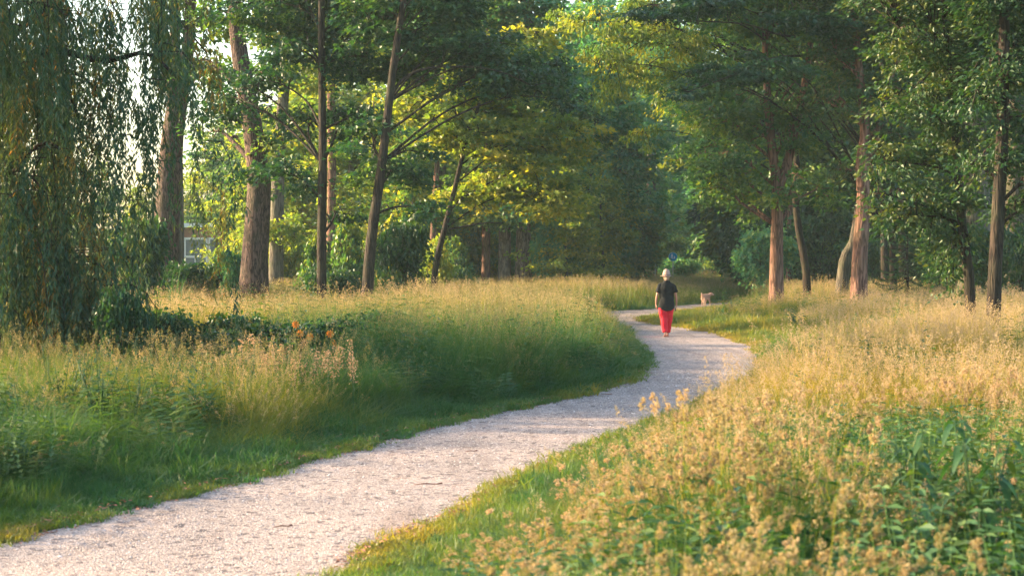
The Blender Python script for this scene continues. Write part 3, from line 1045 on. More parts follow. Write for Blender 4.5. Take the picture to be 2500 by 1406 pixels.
FRONT.append(build_tree("poplar_tree", "grey poplar trunk close behind the forked dark trunk", TP(D, [(432, 0), (434, 600), (432, 400), (430, 200), (425, 0)]), 0.28, 0.2,
    BL(D, [(430, -60, 0, 120, 80)]), 40, 60, 0.7, (0.16, 0.75), M_BARK_GREY, M_LEAF_MID, seed=106, sides=20, tone=0.5))
D = 76
FRONT.append(build_tree("ash_tree", "tall ash behind the furrowed poplar, bark half hidden by leaves", TP(D, [(672, 0), (675, 600), (680, 400), (690, 260), (700, 100), (705, -150)]), 0.33, 0.2,
    BL(D, [(700, 60, 0, 130, 70), (760, 180, 0, 100, 60), (720, 330, 0, 80, 60), (700, 560, 0, 80, 50), (700, -120, 0, 200, 110)]), 210, 55, 0.85, (0.25, 0.75), M_BARK_GREY, M_LEAF_GOLD, seed=107, sides=16, tone=0.5))
D = 80
FRONT.append(build_tree("ash_tree", "pale barked ash just right of the first dark maple", TP(D, [(806, 0), (808, 600), (810, 400), (808, 200), (805, 0), (805, -150)]), 0.24, 0.14,
    BL(D, [(830, 100, 0, 110, 70), (800, 380, 1, 70, 60), (850, 480, 1, 80, 60), (830, -80, 0, 180, 100), (880, 600, 1, 70, 40)]), 190, 55, 0.85, (0.25, 0.75), M_BARK_RED, M_LEAF_GOLD, seed=108, sides=14, tone=0.45))

# right side
D = 55
FRONT.append(build_tree("lime_tree", "straight reddish trunk forking above a knot, right of the dog", TP(D, [(1896, 0), (1896, 640), (1897, 540), (1895, 440), (1886, 370), (1875, 250), (1868, 120), (1870, -120)]), 0.235, 0.08,
    BL(D, [(1760, 310, 0, 110, 75), (1850, 250, .5, 110, 65), (1800, 400, 0, 120, 60), (1960, 330, 0, 90, 60), (1690, 400, .5, 70, 45), (1960, 430, 1.5, 70, 45), (1780, 30, 0, 160, 60), (1900, 80, 0, 130, 70), (1880, -120, 0, 240, 120), (2000, 200, 1, 80, 60), (1900, 480, -.8, 40, 25), (1740, 470, .5, 70, 40), (1830, 500, 1, 60, 35), (2010, 470, 1.2, 60, 45)]),
    370, 60, 0.62, (0.17, 0.8), M_BARK_RED, M_LEAF_MID, seed=111, shape='maple', sides=18, tone=0.3, flat=0.45,
    extra_limbs=[([P(1900, 460, D), P(1925, 390, D), P(1938, 330, D), P(1960, 230, D), P(1985, 60, D), P(2000, -100, D)], .17, .07)]))
D = 51
FRONT.append(build_tree("maple_tree", "bough of dark leaves reaching left over the path from the right hand trees", TP(D + 8, [(2182, 0), (2180, 600), (2176, 400), (2165, 250), (2150, 130), (2130, -100)]), 0.14, 0.07,
    BL(D, [(1700, 220, -1, 80, 32), (1800, 190, -1, 90, 40), (1620, 30, 0, 90, 35), (1750, 20, 0, 110, 40), (1900, 170, -1, 90, 40), (1980, 60, 0, 110, 50), (2000, -120, 0, 200, 110)]),
    210, 60, 0.55, (0.17, 0.8), M_BARK_DARK, M_LEAF_DARK, seed=112, shape='maple', sides=12, tone=0.3, flat=0.2,
    extra_limbs=[([P(2155, 150, D + 7), P(2000, 100, D + 3), P(1900, 85, D), P(1820, 60, D), P(1700, 52, D - 1)], .05, .015), ([P(2165, 230, D + 7), P(2020, 150, D + 3), P(1900, 140, D), P(1800, 180, D - 1), P(1680, 225, D - 1)], .05, .015)]))
D = 62
FRONT.append(build_tree("ash_tree", "ash with a curved trunk whose lit yellow sprays hang over the middle", TP(D, [(1972, 0), (1968, 660), (1950, 560), (1942, 480), (1945, 380), (1925, 250), (1880, 120), (1860, -60)]), 0.16, 0.07,
    BL(D, [(1490, 170, -1, 75, 90), (1580, 80, 0, 110, 60), (1700, 120, 0, 110, 55), (1600, 200, 0, 90, 45), (1680, 290, 0, 80, 55), (1780, 200, 0, 90, 50), (1450, 60, 0, 60, 40), (1560, 330, 0, 40, 45), (1850, 0, 0, 170, 90), (1650, -100, 0, 220, 90)]),
    400, 60, 0.55, (0.17, 0.5), M_BARK_DARK, M_LEAF_GOLD, seed=113, sides=12, tone=0.42, flat=0.4, droop=0.9,
    extra_limbs=[([P(1890, 140, D), P(1790, 110, D), P(1700, 55, D), P(1620, 70, D), P(1520, 130, D)], .07, .015), ([P(1900, 180, D), P(1770, 130, D), P(1740, 75, D), P(1700, 50, D)], .05, .02)]))
D = 52
FRONT.append(build_tree("lime_tree", "tall trunk lit red on its left side, beside the dark spruce", TP(D, [(2096, 0), (2098, 640), (2108, 500), (2104, 400), (2112, 330), (2104, 230), (2090, 100), (2075, -100)]), 0.26, 0.08,
    BL(D, [(2040, 150, 0, 110, 60), (2150, 200, .5, 110, 60), (2200, 320, 0, 100, 60), (2060, 260, 0, 80, 45), (2160, 420, .8, 70, 45), (2050, 420, .8, 50, 45), (2100, 20, 0, 170, 80), (2080, -130, 0, 230, 110), (2230, 90, 0, 100, 70)]),
    340, 62, 0.6, (0.15, 0.7), M_BARK_RED, M_LEAF_OAK, seed=114, sides=22, tone=0.5, flat=0.3, rough=0.07, samples=26,
    extra_limbs=[([P(2106, 430, D), P(2140, 330, D), P(2180, 180, D), P(2240, 60, D)], .1, .04)]))
D = 61
FRONT.append(build_tree("lime_tree", "pale leaning trunk just left of the tall red lit one", TP(D, [(2052, 0), (2062, 640), (2085, 590), (2100, 500), (2125, 380), (2150, 200)]), 0.24, 0.12,
    BL(D, [(2150, 150, 0, 130, 80), (2120, 300, 0, 90, 60)]), 100, 60, 0.7, (0.15, 0.7), M_BARK_GREY, M_LEAF_OAK, seed=115, sides=14, tone=0.4))
D = 31
FRONT.append(build_tree("oak_tree", "near slender oak with ivy round its foot, left of the near pair at the right", TP(D, [(2370, 0), (2368, 700), (2350, 560), (2340, 430), (2325, 250), (2310, 100), (2300, -150)]), 0.105, 0.05,
    BL(D, [(2240, 250, 0, 120, 60), (2330, 350, 0, 100, 70), (2200, 400, 0, 90, 60), (2290, 480, 0, 110, 60), (2230, 540, 0, 80, 50), (2330, 600, 0, 70, 55), (2150, 480, 0, 45, 40), (2350, 180, 0, 120, 60), (2250, 100, 0, 150, 60), (2330, 690, .4, 35, 45), (2280, -60, 0, 250, 110)]),
    330, 64, 0.42, (0.105, 0.6), M_BARK_DARK, M_LEAF_OAK, seed=116, sides=14, tone=0.55, flat=0.45))
D = 29
FRONT.append(build_tree("oak_tree", "nearest dark oak trunk at the right edge of the meadow", TP(D, [(2425, 0), (2428, 700), (2438, 500), (2446, 350), (2450, 200), (2452, 50), (2450, -150)]), 0.125, 0.08,
    BL(D, [(2460, 180, 0, 90, 70), (2400, 260, 0, 80, 60), (2480, 340, 0, 80, 70), (2400, 420, .5, 70, 55), (2480, 520, .5, 60, 60), (2450, 20, 0, 130, 70), (2580, 150, 0, 100, 90), (2450, -120, 0, 230, 110), (2580, 400, 0, 80, 100)]),
    300, 64, 0.42, (0.105, 0.6), M_BARK_DARK, M_LEAF_OAK, seed=117, sides=14, tone=0.3, flat=0.45))
D = 60
FRONT.append(build_tree("poplar_tree", "massive grey trunk seen between the leaves at the upper right", TP(D, [(2378, 0), (2380, 500), (2378, 300), (2385, 100), (2388, -100)]), 0.55, 0.4,
    BL(D, [(2350, 100, 0, 150, 90), (2450, 300, 0, 110, 90), (2330, -100, 0, 260, 130)]), 170, 60, 0.75, (0.15, 0.7), M_BARK_GREY, M_LEAF_DARK, seed=118, sides=30, tone=0.3, samples=30))
D = 64
FRONT.append(build_tree("poplar_tree", "massive grey trunk at the far right edge", TP(D, [(2480, 0), (2480, 500), (2484, 300), (2488, 100), (2490, -100)]), 0.5, 0.35,
    BL(D, [(2500, 100, 0, 150, 90), (2560, 350, 0, 100, 90), (2500, -100, 0, 260, 130)]), 150, 60, 0.75, (0.15, 0.7), M_BARK_GREY, M_LEAF_DARK, seed=119, sides=30, tone=0.3, samples=30))

M_BARK_TRIO = bark_mat("bark_brown_grey", (0.05, 0.04, 0.032), (0.25, 0.185, 0.145), scale=12, moss_amt=0.25, stretch=0.2)
# three thick trunks in the middle and thinner ones beside them
D = 85
for u, w, lab, bk, s in ((1186, 23, "reddish thick trunk, left one of three standing close together", M_BARK_RED, 121),
                         (1231, 33, "mossy grey thick trunk, middle one of three standing close together", M_BARK_TRIO, 122),
                         (1277, 40, "brown thick trunk, right one of three standing close together", M_BARK_TRIO, 123)):
    FRONT.append(build_tree("beech_tree", lab, TP(D, [(u, 0), (u + 1, 600), (u + 2, 450), (u + 6, 250), (u + 10, 0)]), w * D / FPX / 2, w * D / FPX * .32,
        BL(D, [(u - 20, 525, -1.5, 90, 28), (u + 30, 420, 0, 110, 70), (u, 200, 0, 130, 90), (u, 0, 0, 150, 100)]), 130, 55, 0.9, (0.27, 0.75), bk, M_LEAF_TEAL if s == 123 else M_LEAF_MID, seed=s, sides=20, tone=0.5, samples=20))
for u, v1, lean, w, D, lab, bk, s in ((1052, 300, 22, 18, 82, "thin reddish trunk behind the leaning slim maple", M_BARK_RED, 131),
                                      (1078, 300, 0, 30, 88, "stout grey trunk directly behind the leaning slim maple", M_BARK_GREY, 132),
                                      (1322, 350, 2, 12, 92, "first thin dark trunk right of the three thick ones", M_BARK_DARK, 133),
                                      (1345, 350, 6, 14, 95, "second thin dark trunk right of the three thick ones", M_BARK_DARK, 134),
                                      (1398, 330, 4, 9, 98, "thin upright trunk nearer to the three thick ones of the slender pair", M_BARK_DARK, 135),
                                      (1420, 330, 10, 10, 96, "thin upright trunk left of the orange lit leaning stem", M_BARK_DARK, 136),
                                      (1440, 500, 60, 11, 93, "short orange lit stem leaning right", M_BARK_RED, 137),
                                      (1750, 380, 18, 20, 140, "pale hazy trunk above the far grass between sign and reddish trunk", M_BARK_GREY, 138),
                                      (1590, 200, 0, 30, 128, "ivy dark trunk just left of the grey square sign", M_BARK_DARK, 139),
                                      (1925, 380, 5, 14, 84, "thin trunk in shade right behind the reddish forked trunk", M_BARK_RED, 140),
                                      (2205, 300, -14, 22, 70, "thin trunk rising behind the dark spruce", M_BARK_DARK, 141),
                                      (2160, 200, -10, 20, 74, "shaded trunk left behind the dark spruce", M_BARK_DARK, 142)):
    k = D / FPX
    FRONT.append(build_tree("slender_tree", lab, TP(D, [(u, 0), (u + lean * .1, 640), (u + lean * .5, (640 + v1) / 2), (u + lean, v1), (u + lean * 1.3, v1 - 120)]), w * k / 2, w * k / 4,
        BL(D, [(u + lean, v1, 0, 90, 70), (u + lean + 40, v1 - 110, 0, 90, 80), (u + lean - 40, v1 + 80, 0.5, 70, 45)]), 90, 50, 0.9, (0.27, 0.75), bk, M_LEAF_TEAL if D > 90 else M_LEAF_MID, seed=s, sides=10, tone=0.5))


# ---- background wood: a few tree models, copied
def generic_tree(seed, H, Rr, leafm, bark, tone, n_cl=260, low=0.12, leaf=(0.42, 0.75), rc=1.15, name="woodland_tree", lp=55):
    rr = np.random.RandomState(seed)
    bl = []
    for k in range(15):
        z = H * (low + (1 - low) * (k + 0.5) / 15)
        w = Rr * (0.65 + 0.5 * math.sin(math.pi * min(1, (k + 2) / 15.0) ** 0.8)) * (1 if k < 11 else (15.5 - k) / 5)
        a = rr.uniform(0, 6.28)
        o = w * rr.uniform(0.25, 0.6)
        bl.append((Vector((o * math.cos(a), o * math.sin(a), z)), (w * rr.uniform(.5, .8), w * rr.uniform(.5, .8), H * 0.06 * rr.uniform(.8, 1.5))))
    tr = [Vector((0, 0, 0)), Vector((rr.normal(0, .2), rr.normal(0, .2), H * .3)), Vector((rr.normal(0, .5), rr.normal(0, .5), H * .6)), Vector((rr.normal(0, .6), rr.normal(0, .6), H * .92))]
    return build_tree(name, "x", tr, 0.02 * H * .8, 0.05, bl, n_cl, lp, rc, leaf, bark, leafm, seed=seed, sides=9, tone=tone, limb_r=.3, flat=.4)


def copy_tree(root, loc, rz, s, label, group=None, cat=None, sz=None):
    c = root.copy()
    COL.objects.link(c)
    c.location = loc
    c.rotation_euler = (0, 0, rz)
    c.scale = (s, s, sz or s)
    c["label"] = label
    if group:
        c["group"] = group
    elif "group" in c:
        del c["group"]
    for ch in root.children:
        d = ch.copy()
        COL.objects.link(d)
        d.parent = c
    return c


protos = {
    'teal': generic_tree(201, 22, 4.2, M_LEAF_TEAL, M_BARK_GREY, 0.45),
    'teal2': generic_tree(202, 20, 3.8, M_LEAF_TEAL, M_BARK_DARK, 0.6),
    'mid': generic_tree(203, 17, 3.6, M_LEAF_MID, M_BARK_GREY, 0.5, low=0.1),
    'gold': generic_tree(204, 14, 3.4, M_LEAF_GOLD, M_BARK_GREY, 0.5, low=0.08, leaf=(0.34, .8)),
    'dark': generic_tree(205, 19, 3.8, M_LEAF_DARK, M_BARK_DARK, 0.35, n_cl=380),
}
used = set()


def plant_tree(kind, u, D, rz, s, label, group=None, sz=None, x=None):
    loc = Vector(((u - 1250) / FPX * D if x is None else x, D, 0))
    r = protos[kind]
    if kind not in used:
        used.add(kind)
        r.location = loc
        r.rotation_euler = (0, 0, rz)
        r.scale = (s, s, sz or s)
        r["label"] = label
        if group:
            r["group"] = group
        return r
    return copy_tree(r, loc, rz, s, label, group, sz=sz)


rr = np.random.RandomState(77)
# middle band of the wood
mid_band = [
    ('teal', 1330, 112, 1.0, 'mid'), ('teal2', 1440, 120, 1.05, 'mid'), ('teal', 1240, 118, 1.1, 'mid'), ('mid', 1150, 104, 1.1, 'mid'), ('teal2', 1060, 110, 1.1, 'mid'),
    ('teal', 950, 108, 1.0, 'mid'), ('gold', 880, 98, 1.05, 'mid'), ('mid', 800, 112, 1.1, 'mid'), ('gold', 730, 104, 1.0, 'mid'),
    ('mid', 1500, 100, .75, 'mid'), ('gold', 1475, 86, .5, 'near'), ('gold', 1385, 82, .55, 'near'), ('mid', 1270, 97, .6, 'mid'), ('teal', 1330, 93, .62, 'near'), ('teal2', 1430, 92, .7, 'near'), ('gold', 1120, 94, .6, 'near'), ('mid', 1010, 88, .6, 'near'), ('gold', 930, 90, .75, 'near'), ('mid', 850, 92, .7, 'near'), ('teal', 1540, 112, .7, 'mid'),
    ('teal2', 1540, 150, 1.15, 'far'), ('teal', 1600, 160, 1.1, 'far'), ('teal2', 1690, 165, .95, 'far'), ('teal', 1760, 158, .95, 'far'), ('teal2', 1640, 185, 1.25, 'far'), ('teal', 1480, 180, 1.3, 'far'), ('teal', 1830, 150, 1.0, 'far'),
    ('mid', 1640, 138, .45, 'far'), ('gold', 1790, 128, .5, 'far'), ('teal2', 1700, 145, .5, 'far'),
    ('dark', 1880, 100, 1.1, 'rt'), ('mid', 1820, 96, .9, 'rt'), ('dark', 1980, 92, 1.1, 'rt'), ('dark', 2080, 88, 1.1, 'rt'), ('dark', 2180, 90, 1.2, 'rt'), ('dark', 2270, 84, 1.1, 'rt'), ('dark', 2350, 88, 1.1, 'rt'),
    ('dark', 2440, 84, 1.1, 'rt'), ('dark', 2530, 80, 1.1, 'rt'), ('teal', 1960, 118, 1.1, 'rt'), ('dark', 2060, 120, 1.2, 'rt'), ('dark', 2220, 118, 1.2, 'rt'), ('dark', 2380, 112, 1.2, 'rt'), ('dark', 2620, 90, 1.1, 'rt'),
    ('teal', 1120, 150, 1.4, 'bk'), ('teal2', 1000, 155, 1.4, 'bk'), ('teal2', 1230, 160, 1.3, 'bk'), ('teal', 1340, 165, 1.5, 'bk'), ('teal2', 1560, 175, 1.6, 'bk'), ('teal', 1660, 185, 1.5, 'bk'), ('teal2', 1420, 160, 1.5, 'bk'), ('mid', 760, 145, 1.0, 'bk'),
    ('gold', 610, 97, .62, 'lf'), ('gold', 500, 127, .75, 'lf'), ('gold', 640, 92, .7, 'lf'), ('mid', 560, 125, .8, 'lf'), ('gold', 470, 130, .7, 'lf'), ('gold', 350, 115, .55, 'lf'), ('mid', 250, 125, .5, 'lf'), ('teal', 130, 135, .42, 'lf'), ('mid', 20, 120, .45, 'lf'), ('gold', 620, 118, 1.0, 'lf'),
]
wood_group = {'mid': "leafy trees behind the middle trunks", 'near': "young trees at the edge of the wood", 'far': "far hazy trees beyond the signs",
              'rt': "shaded trees behind the right hand trunks", 'bk': "far trees closing the wood", 'lf': "low sunlit trees in the left distance"}
KIND_WORDS = {'teal': "tall blue-green tree", 'teal2': "ragged blue-green tree", 'mid': "mid green tree", 'gold': "yellow-green tree", 'dark': "dark shaded tree"}
MARKS = [(20, "the willow curtain's outer edge"), (180, "the middle of the willow"), (330, "the willow's right side"), (410, "the forked dark trunk"), (520, "the low brick house"), (620, "the furrowed poplar"),
         (700, "the tall ash by the poplar"), (787, "the first dark maple"), (860, "the gap between the dark maples"), (915, "the leaning dark maple"), (1000, "the dark maple's long bough"), (1080, "the slim leaning maple"),
         (1186, "the left thick trunk"), (1231, "the middle thick trunk"), (1277, "the right thick trunk"), (1345, "the two thin dark trunks"), (1410, "the slender pair of trunks"), (1470, "the orange lit stem"),
         (1540, "the shade left of the signs"), (1598, "the square sign"), (1643, "the walking woman"), (1700, "the dog"), (1760, "the pale hazy trunk"), (1830, "the gap right of the dog"), (1896, "the reddish forked trunk"),
         (1965, "the curved ash trunk"), (2052, "the pale leaning trunk"), (2100, "the tall red lit trunk"), (2215, "the dark spruce"), (2290, "the spruce's right side"), (2370, "the slender near oak"), (2428, "the nearest oak"),
         (2490, "the massive edge trunk"), (2600, "the right edge of the view")]
ROWS = ["", ", second row", ", third row", ", fourth row", ", fifth row", ", last row"]


def mark_labels(items, noun, tail):
    """items: (key words, u, depth). A label that names the landmark the thing stands behind and its row there."""
    near = [min(MARKS, key=lambda m_: abs(m_[0] - it[1]))[1] for it in items]
    out = []
    for it, nm in zip(items, near):
        same = sorted(j_[2] for j_, q_ in zip(items, near) if q_ == nm and j_[0] == it[0])
        out.append(noun(it[0]) + " " + tail + " " + nm + ROWS[min(5, same.index(it[2]))])
    return out


_items = [(k_, u_, D_) for k_, u_, D_, s_, g_ in mid_band]
_labs = mark_labels(_items, lambda k_: KIND_WORDS[k_], "of the wood behind")
for (kind, u, D, s, g), lab in zip(mid_band, _labs):
    plant_tree(kind, u, D + rr.uniform(-2, 2), rr.uniform(0, 6.28), s * rr.uniform(.93, 1.07), lab, wood_group[g])

# trees outside the frame on the left, whose shade falls over the path
for (x, y, s, kind), wh_ in zip(((-34, 36, .75, 'gold'), (-27, 30, .5, 'mid'), (-24, 45, .62, 'gold'), (-40, 62, .8, 'mid')), ('second nearest', 'nearest', 'middle', 'farthest')):
    plant_tree(kind, 0, y, rr.uniform(0, 6.28), s, "tree outside the view on the sunny left side, " + wh_ + " one", "trees on the sunny side", x=x)


# ---- bushes: own models, copied
def bush_proto(seed, leafm, tone, flat=0.6, leaf=(0.13, 0.75), n_cl=70):
    rr = np.random.RandomState(seed)
    bl = []
    for k in range(8):
        a = rr.uniform(0, 6.28)
        o = rr.uniform(0.1, 0.75)
        bl.append((Vector((o * math.cos(a), o * math.sin(a), rr.uniform(.35, 1.5))), (rr.uniform(.35, .6), rr.uniform(.35, .6), rr.uniform(.3, .45))))
    mb = MB()
    anchors = []
    for k in range(7):
        a = rr.uniform(0, 6.28)
        e = np.array([math.cos(a) * rr.uniform(.2, .8), math.sin(a) * rr.uniform(.2, .8), rr.uniform(.9, 1.6)])
        c = curve([np.array([rr.normal(0, .05), rr.normal(0, .05), -.05]), e * np.array([.35, .35, .55]), e], 7)
        tube(mb, c, np.linspace(.025, .006, 7), n=5)
        anchors.append(c[1:])
    root = empty("bush", (0, 0, 0), "x", "bush")
    link_mesh("stem", mb.mesh("stem", smooth=True), M_BARK_DARK, root)
    me = crown_mesh("foliage", np.concatenate(anchors), bl, n_cl, 55, .34, leaf, rr, flat=flat, tone_mu=tone, twig_r=.005, hollow=0.2)
    link_mesh("foliage", me, [leafm, M_BARK_DARK], root)
    return root


bushes = {'dark': bush_proto(301, M_LEAF_DARK, .45), 'mid': bush_proto(302, M_LEAF_MID, .5), 'gold': bush_proto(303, M_LEAF_GOLD, .5), 'teal': bush_proto(304, M_LEAF_TEAL, .6)}
bused = set()


def plant_bush(kind, u, D, wpx, hpx, label, group=None):
    k = D / FPX
    loc = Vector(((u - 1250) * k, D, 0))
    sx = wpx * k / 2.2
    sz = hpx * k / 1.75
    rz = random.uniform(0, 6.28)
    r = bushes[kind]
    if kind not in bused:
        bused.add(kind)
    else:
        c = copy_tree(r, loc, rz, sx, label, group, sz=sz)
        c.scale = (sx, sx, sz)
        return c
    r.location, r.rotation_euler, r.scale = loc, (0, 0, rz), (sx, sx, sz)
    r["label"] = label
    if group:
        r["group"] = group
    return r


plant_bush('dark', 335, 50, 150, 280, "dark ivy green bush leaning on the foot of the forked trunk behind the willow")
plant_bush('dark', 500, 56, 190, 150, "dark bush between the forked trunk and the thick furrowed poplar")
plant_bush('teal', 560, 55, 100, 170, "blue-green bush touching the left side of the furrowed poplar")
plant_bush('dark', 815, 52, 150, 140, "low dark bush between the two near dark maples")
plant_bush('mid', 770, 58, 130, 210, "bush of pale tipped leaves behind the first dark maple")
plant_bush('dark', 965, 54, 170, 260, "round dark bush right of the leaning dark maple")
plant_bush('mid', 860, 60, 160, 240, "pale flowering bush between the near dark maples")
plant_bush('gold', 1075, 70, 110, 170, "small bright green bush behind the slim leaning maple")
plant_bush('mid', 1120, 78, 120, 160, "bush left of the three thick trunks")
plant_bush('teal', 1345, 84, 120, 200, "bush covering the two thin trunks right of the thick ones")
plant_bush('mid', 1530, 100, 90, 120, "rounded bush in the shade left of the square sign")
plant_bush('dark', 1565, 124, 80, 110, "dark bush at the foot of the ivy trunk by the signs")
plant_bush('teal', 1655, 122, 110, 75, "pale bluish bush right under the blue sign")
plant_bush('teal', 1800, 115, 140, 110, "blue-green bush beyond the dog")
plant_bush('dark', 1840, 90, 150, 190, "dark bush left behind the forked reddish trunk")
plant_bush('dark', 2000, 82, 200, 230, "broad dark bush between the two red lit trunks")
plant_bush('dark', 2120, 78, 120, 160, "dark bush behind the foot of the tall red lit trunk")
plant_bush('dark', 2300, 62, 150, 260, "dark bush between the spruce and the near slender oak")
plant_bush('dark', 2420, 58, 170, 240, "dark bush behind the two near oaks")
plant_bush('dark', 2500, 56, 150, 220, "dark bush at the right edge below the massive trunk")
for k_, u_, D_, w_, h_, lab_ in (('gold', 1140, 92, 140, 230, "tall yellow-green thicket left of the left thick trunk"), ('mid', 1340, 88, 140, 300, "tall mid green thicket right of the right thick trunk"),
                                ('gold', 1405, 94, 150, 340, "tall sunlit thicket behind the slender pair of trunks"), ('teal', 1480, 97, 170, 330, "tall blue-green thicket left of the walker"),
                                ('mid', 1545, 112, 120, 260, "tall thicket at the wood's edge left of the square sign"), ('gold', 1000, 84, 150, 300, "tall thicket right behind the leaning dark maple"),
                                ('gold', 705, 78, 130, 220, "sunlit thicket right of the furrowed poplar"), ('mid', 1060, 92, 150, 330, "tall thicket behind the slim leaning maple"), ('teal', 1810, 98, 150, 330, "tall blue-green thicket left of the reddish forked trunk"),
                                ('mid', 1740, 132, 120, 260, "hazy thicket above the dog")):
    plant_bush(k_, u_, D_, w_, h_, lab_, "tall thickets at the wood's edge")
rb = np.random.RandomState(5)
under = []
for u in range(660, 1560, 62):
    under.append((['mid', 'gold', 'teal', 'mid'][rb.randint(4)], u + rb.uniform(-20, 20), rb.uniform(92, 100), rb.uniform(130, 190), rb.uniform(110, 190), "undergrowth between the middle trunks"))
for u in range(1500, 1900, 60):
    under.append((['teal', 'mid', 'teal'][rb.randint(3)], u + rb.uniform(-20, 20), rb.uniform(140, 150), rb.uniform(90, 140), rb.uniform(50, 110), "undergrowth beyond the signs"))
for u in range(1880, 2600, 75):
    under.append((['dark', 'dark', 'teal'][rb.randint(3)], u + rb.uniform(-20, 20), rb.uniform(78, 90), rb.uniform(150, 200), rb.uniform(120, 200), "undergrowth under the right hand trees"))
for u in range(240, 680, 70):
    under.append((['gold', 'mid', 'gold'][rb.randint(3)], u + rb.uniform(-20, 20), rb.uniform(84, 92), rb.uniform(100, 150), rb.uniform(60, 100), "sunlit bushes in the left background"))
BUSH_WORDS = {'mid': "mid green bush", 'gold': "yellow-green bush", 'teal': "blue-green bush", 'dark': "dark green bush"}
for (k_, u_, D_, w_, h_, g_), lab in zip(under, mark_labels([t_[:3] for t_ in under], lambda k_: BUSH_WORDS[k_], "of the undergrowth behind")):
    plant_bush(k_, u_, D_, w_, h_, lab, g_)


# ---- spruce
def spruce():
    D = 57
    rr = np.random.RandomState(9)
    base = Vector(((2215 - 1250) * D / FPX, D, 0))
    root = empty("spruce_tree", base, "small dark spruce with tiered boughs right of the tall red lit trunk", "tree")
    H = 3.6
    mb = MB()
    tube(mb, [(0, 0, -.1), (0, 0, H)], [.08, .01], n=8)
    link_mesh("trunk", mb.mesh("trunk", smooth=True), M_BARK_DARK, root)
    mb = MB()
    for k in range(64):
        z = 0.25 + (H - .3) * (k / 64.0)
        L = 1.55 * (1 - (z / H) ** 1.2) + .15
        a = k * 2.4 + rr.uniform(-.3, .3)
        d = np.array([math.cos(a), math.sin(a), 0])
        e = d * L + np.array([0, 0, z - .18 * L])
        s = np.array([0, 0, z])
        mid = (s + e) / 2 + np.array([0, 0, -.12 * L])
        c = curve([s, mid, e + np.array([0, 0, .05])], 10)
        tube(mb, c, np.linspace(.014, .004, 10), n=3, mat=1, cap=False)
        N = int(150 * L)
        t = rr.uniform(.12, 1, N)
        p = np.stack([np.interp(t, np.linspace(0, 1, 10), c[:, i]) for i in range(3)], 1)
        side = np.cross(d, [0, 0, 1]) * rr.choice([-1, 1], N)[:, None]
        w = rr.uniform(0, 1, N) * .32 * L * (1.15 - t)
        p = p + side * w[:, None] + d * (w * .5)[:, None] + np.array([0, 0, -1]) * (w * .35)[:, None]
        add_leaves(mb, p, side * .6 + d + rr.normal(0, .3, (N, 3)), rr.normal(0, 1, (N, 3)) + np.array([0, 0, 1]), .09, .028, rr.uniform(0, 1, N))
    link_mesh("foliage", mb.mesh("foliage"), [M_LEAF_DARK, M_BARK_DARK], root)


spruce()


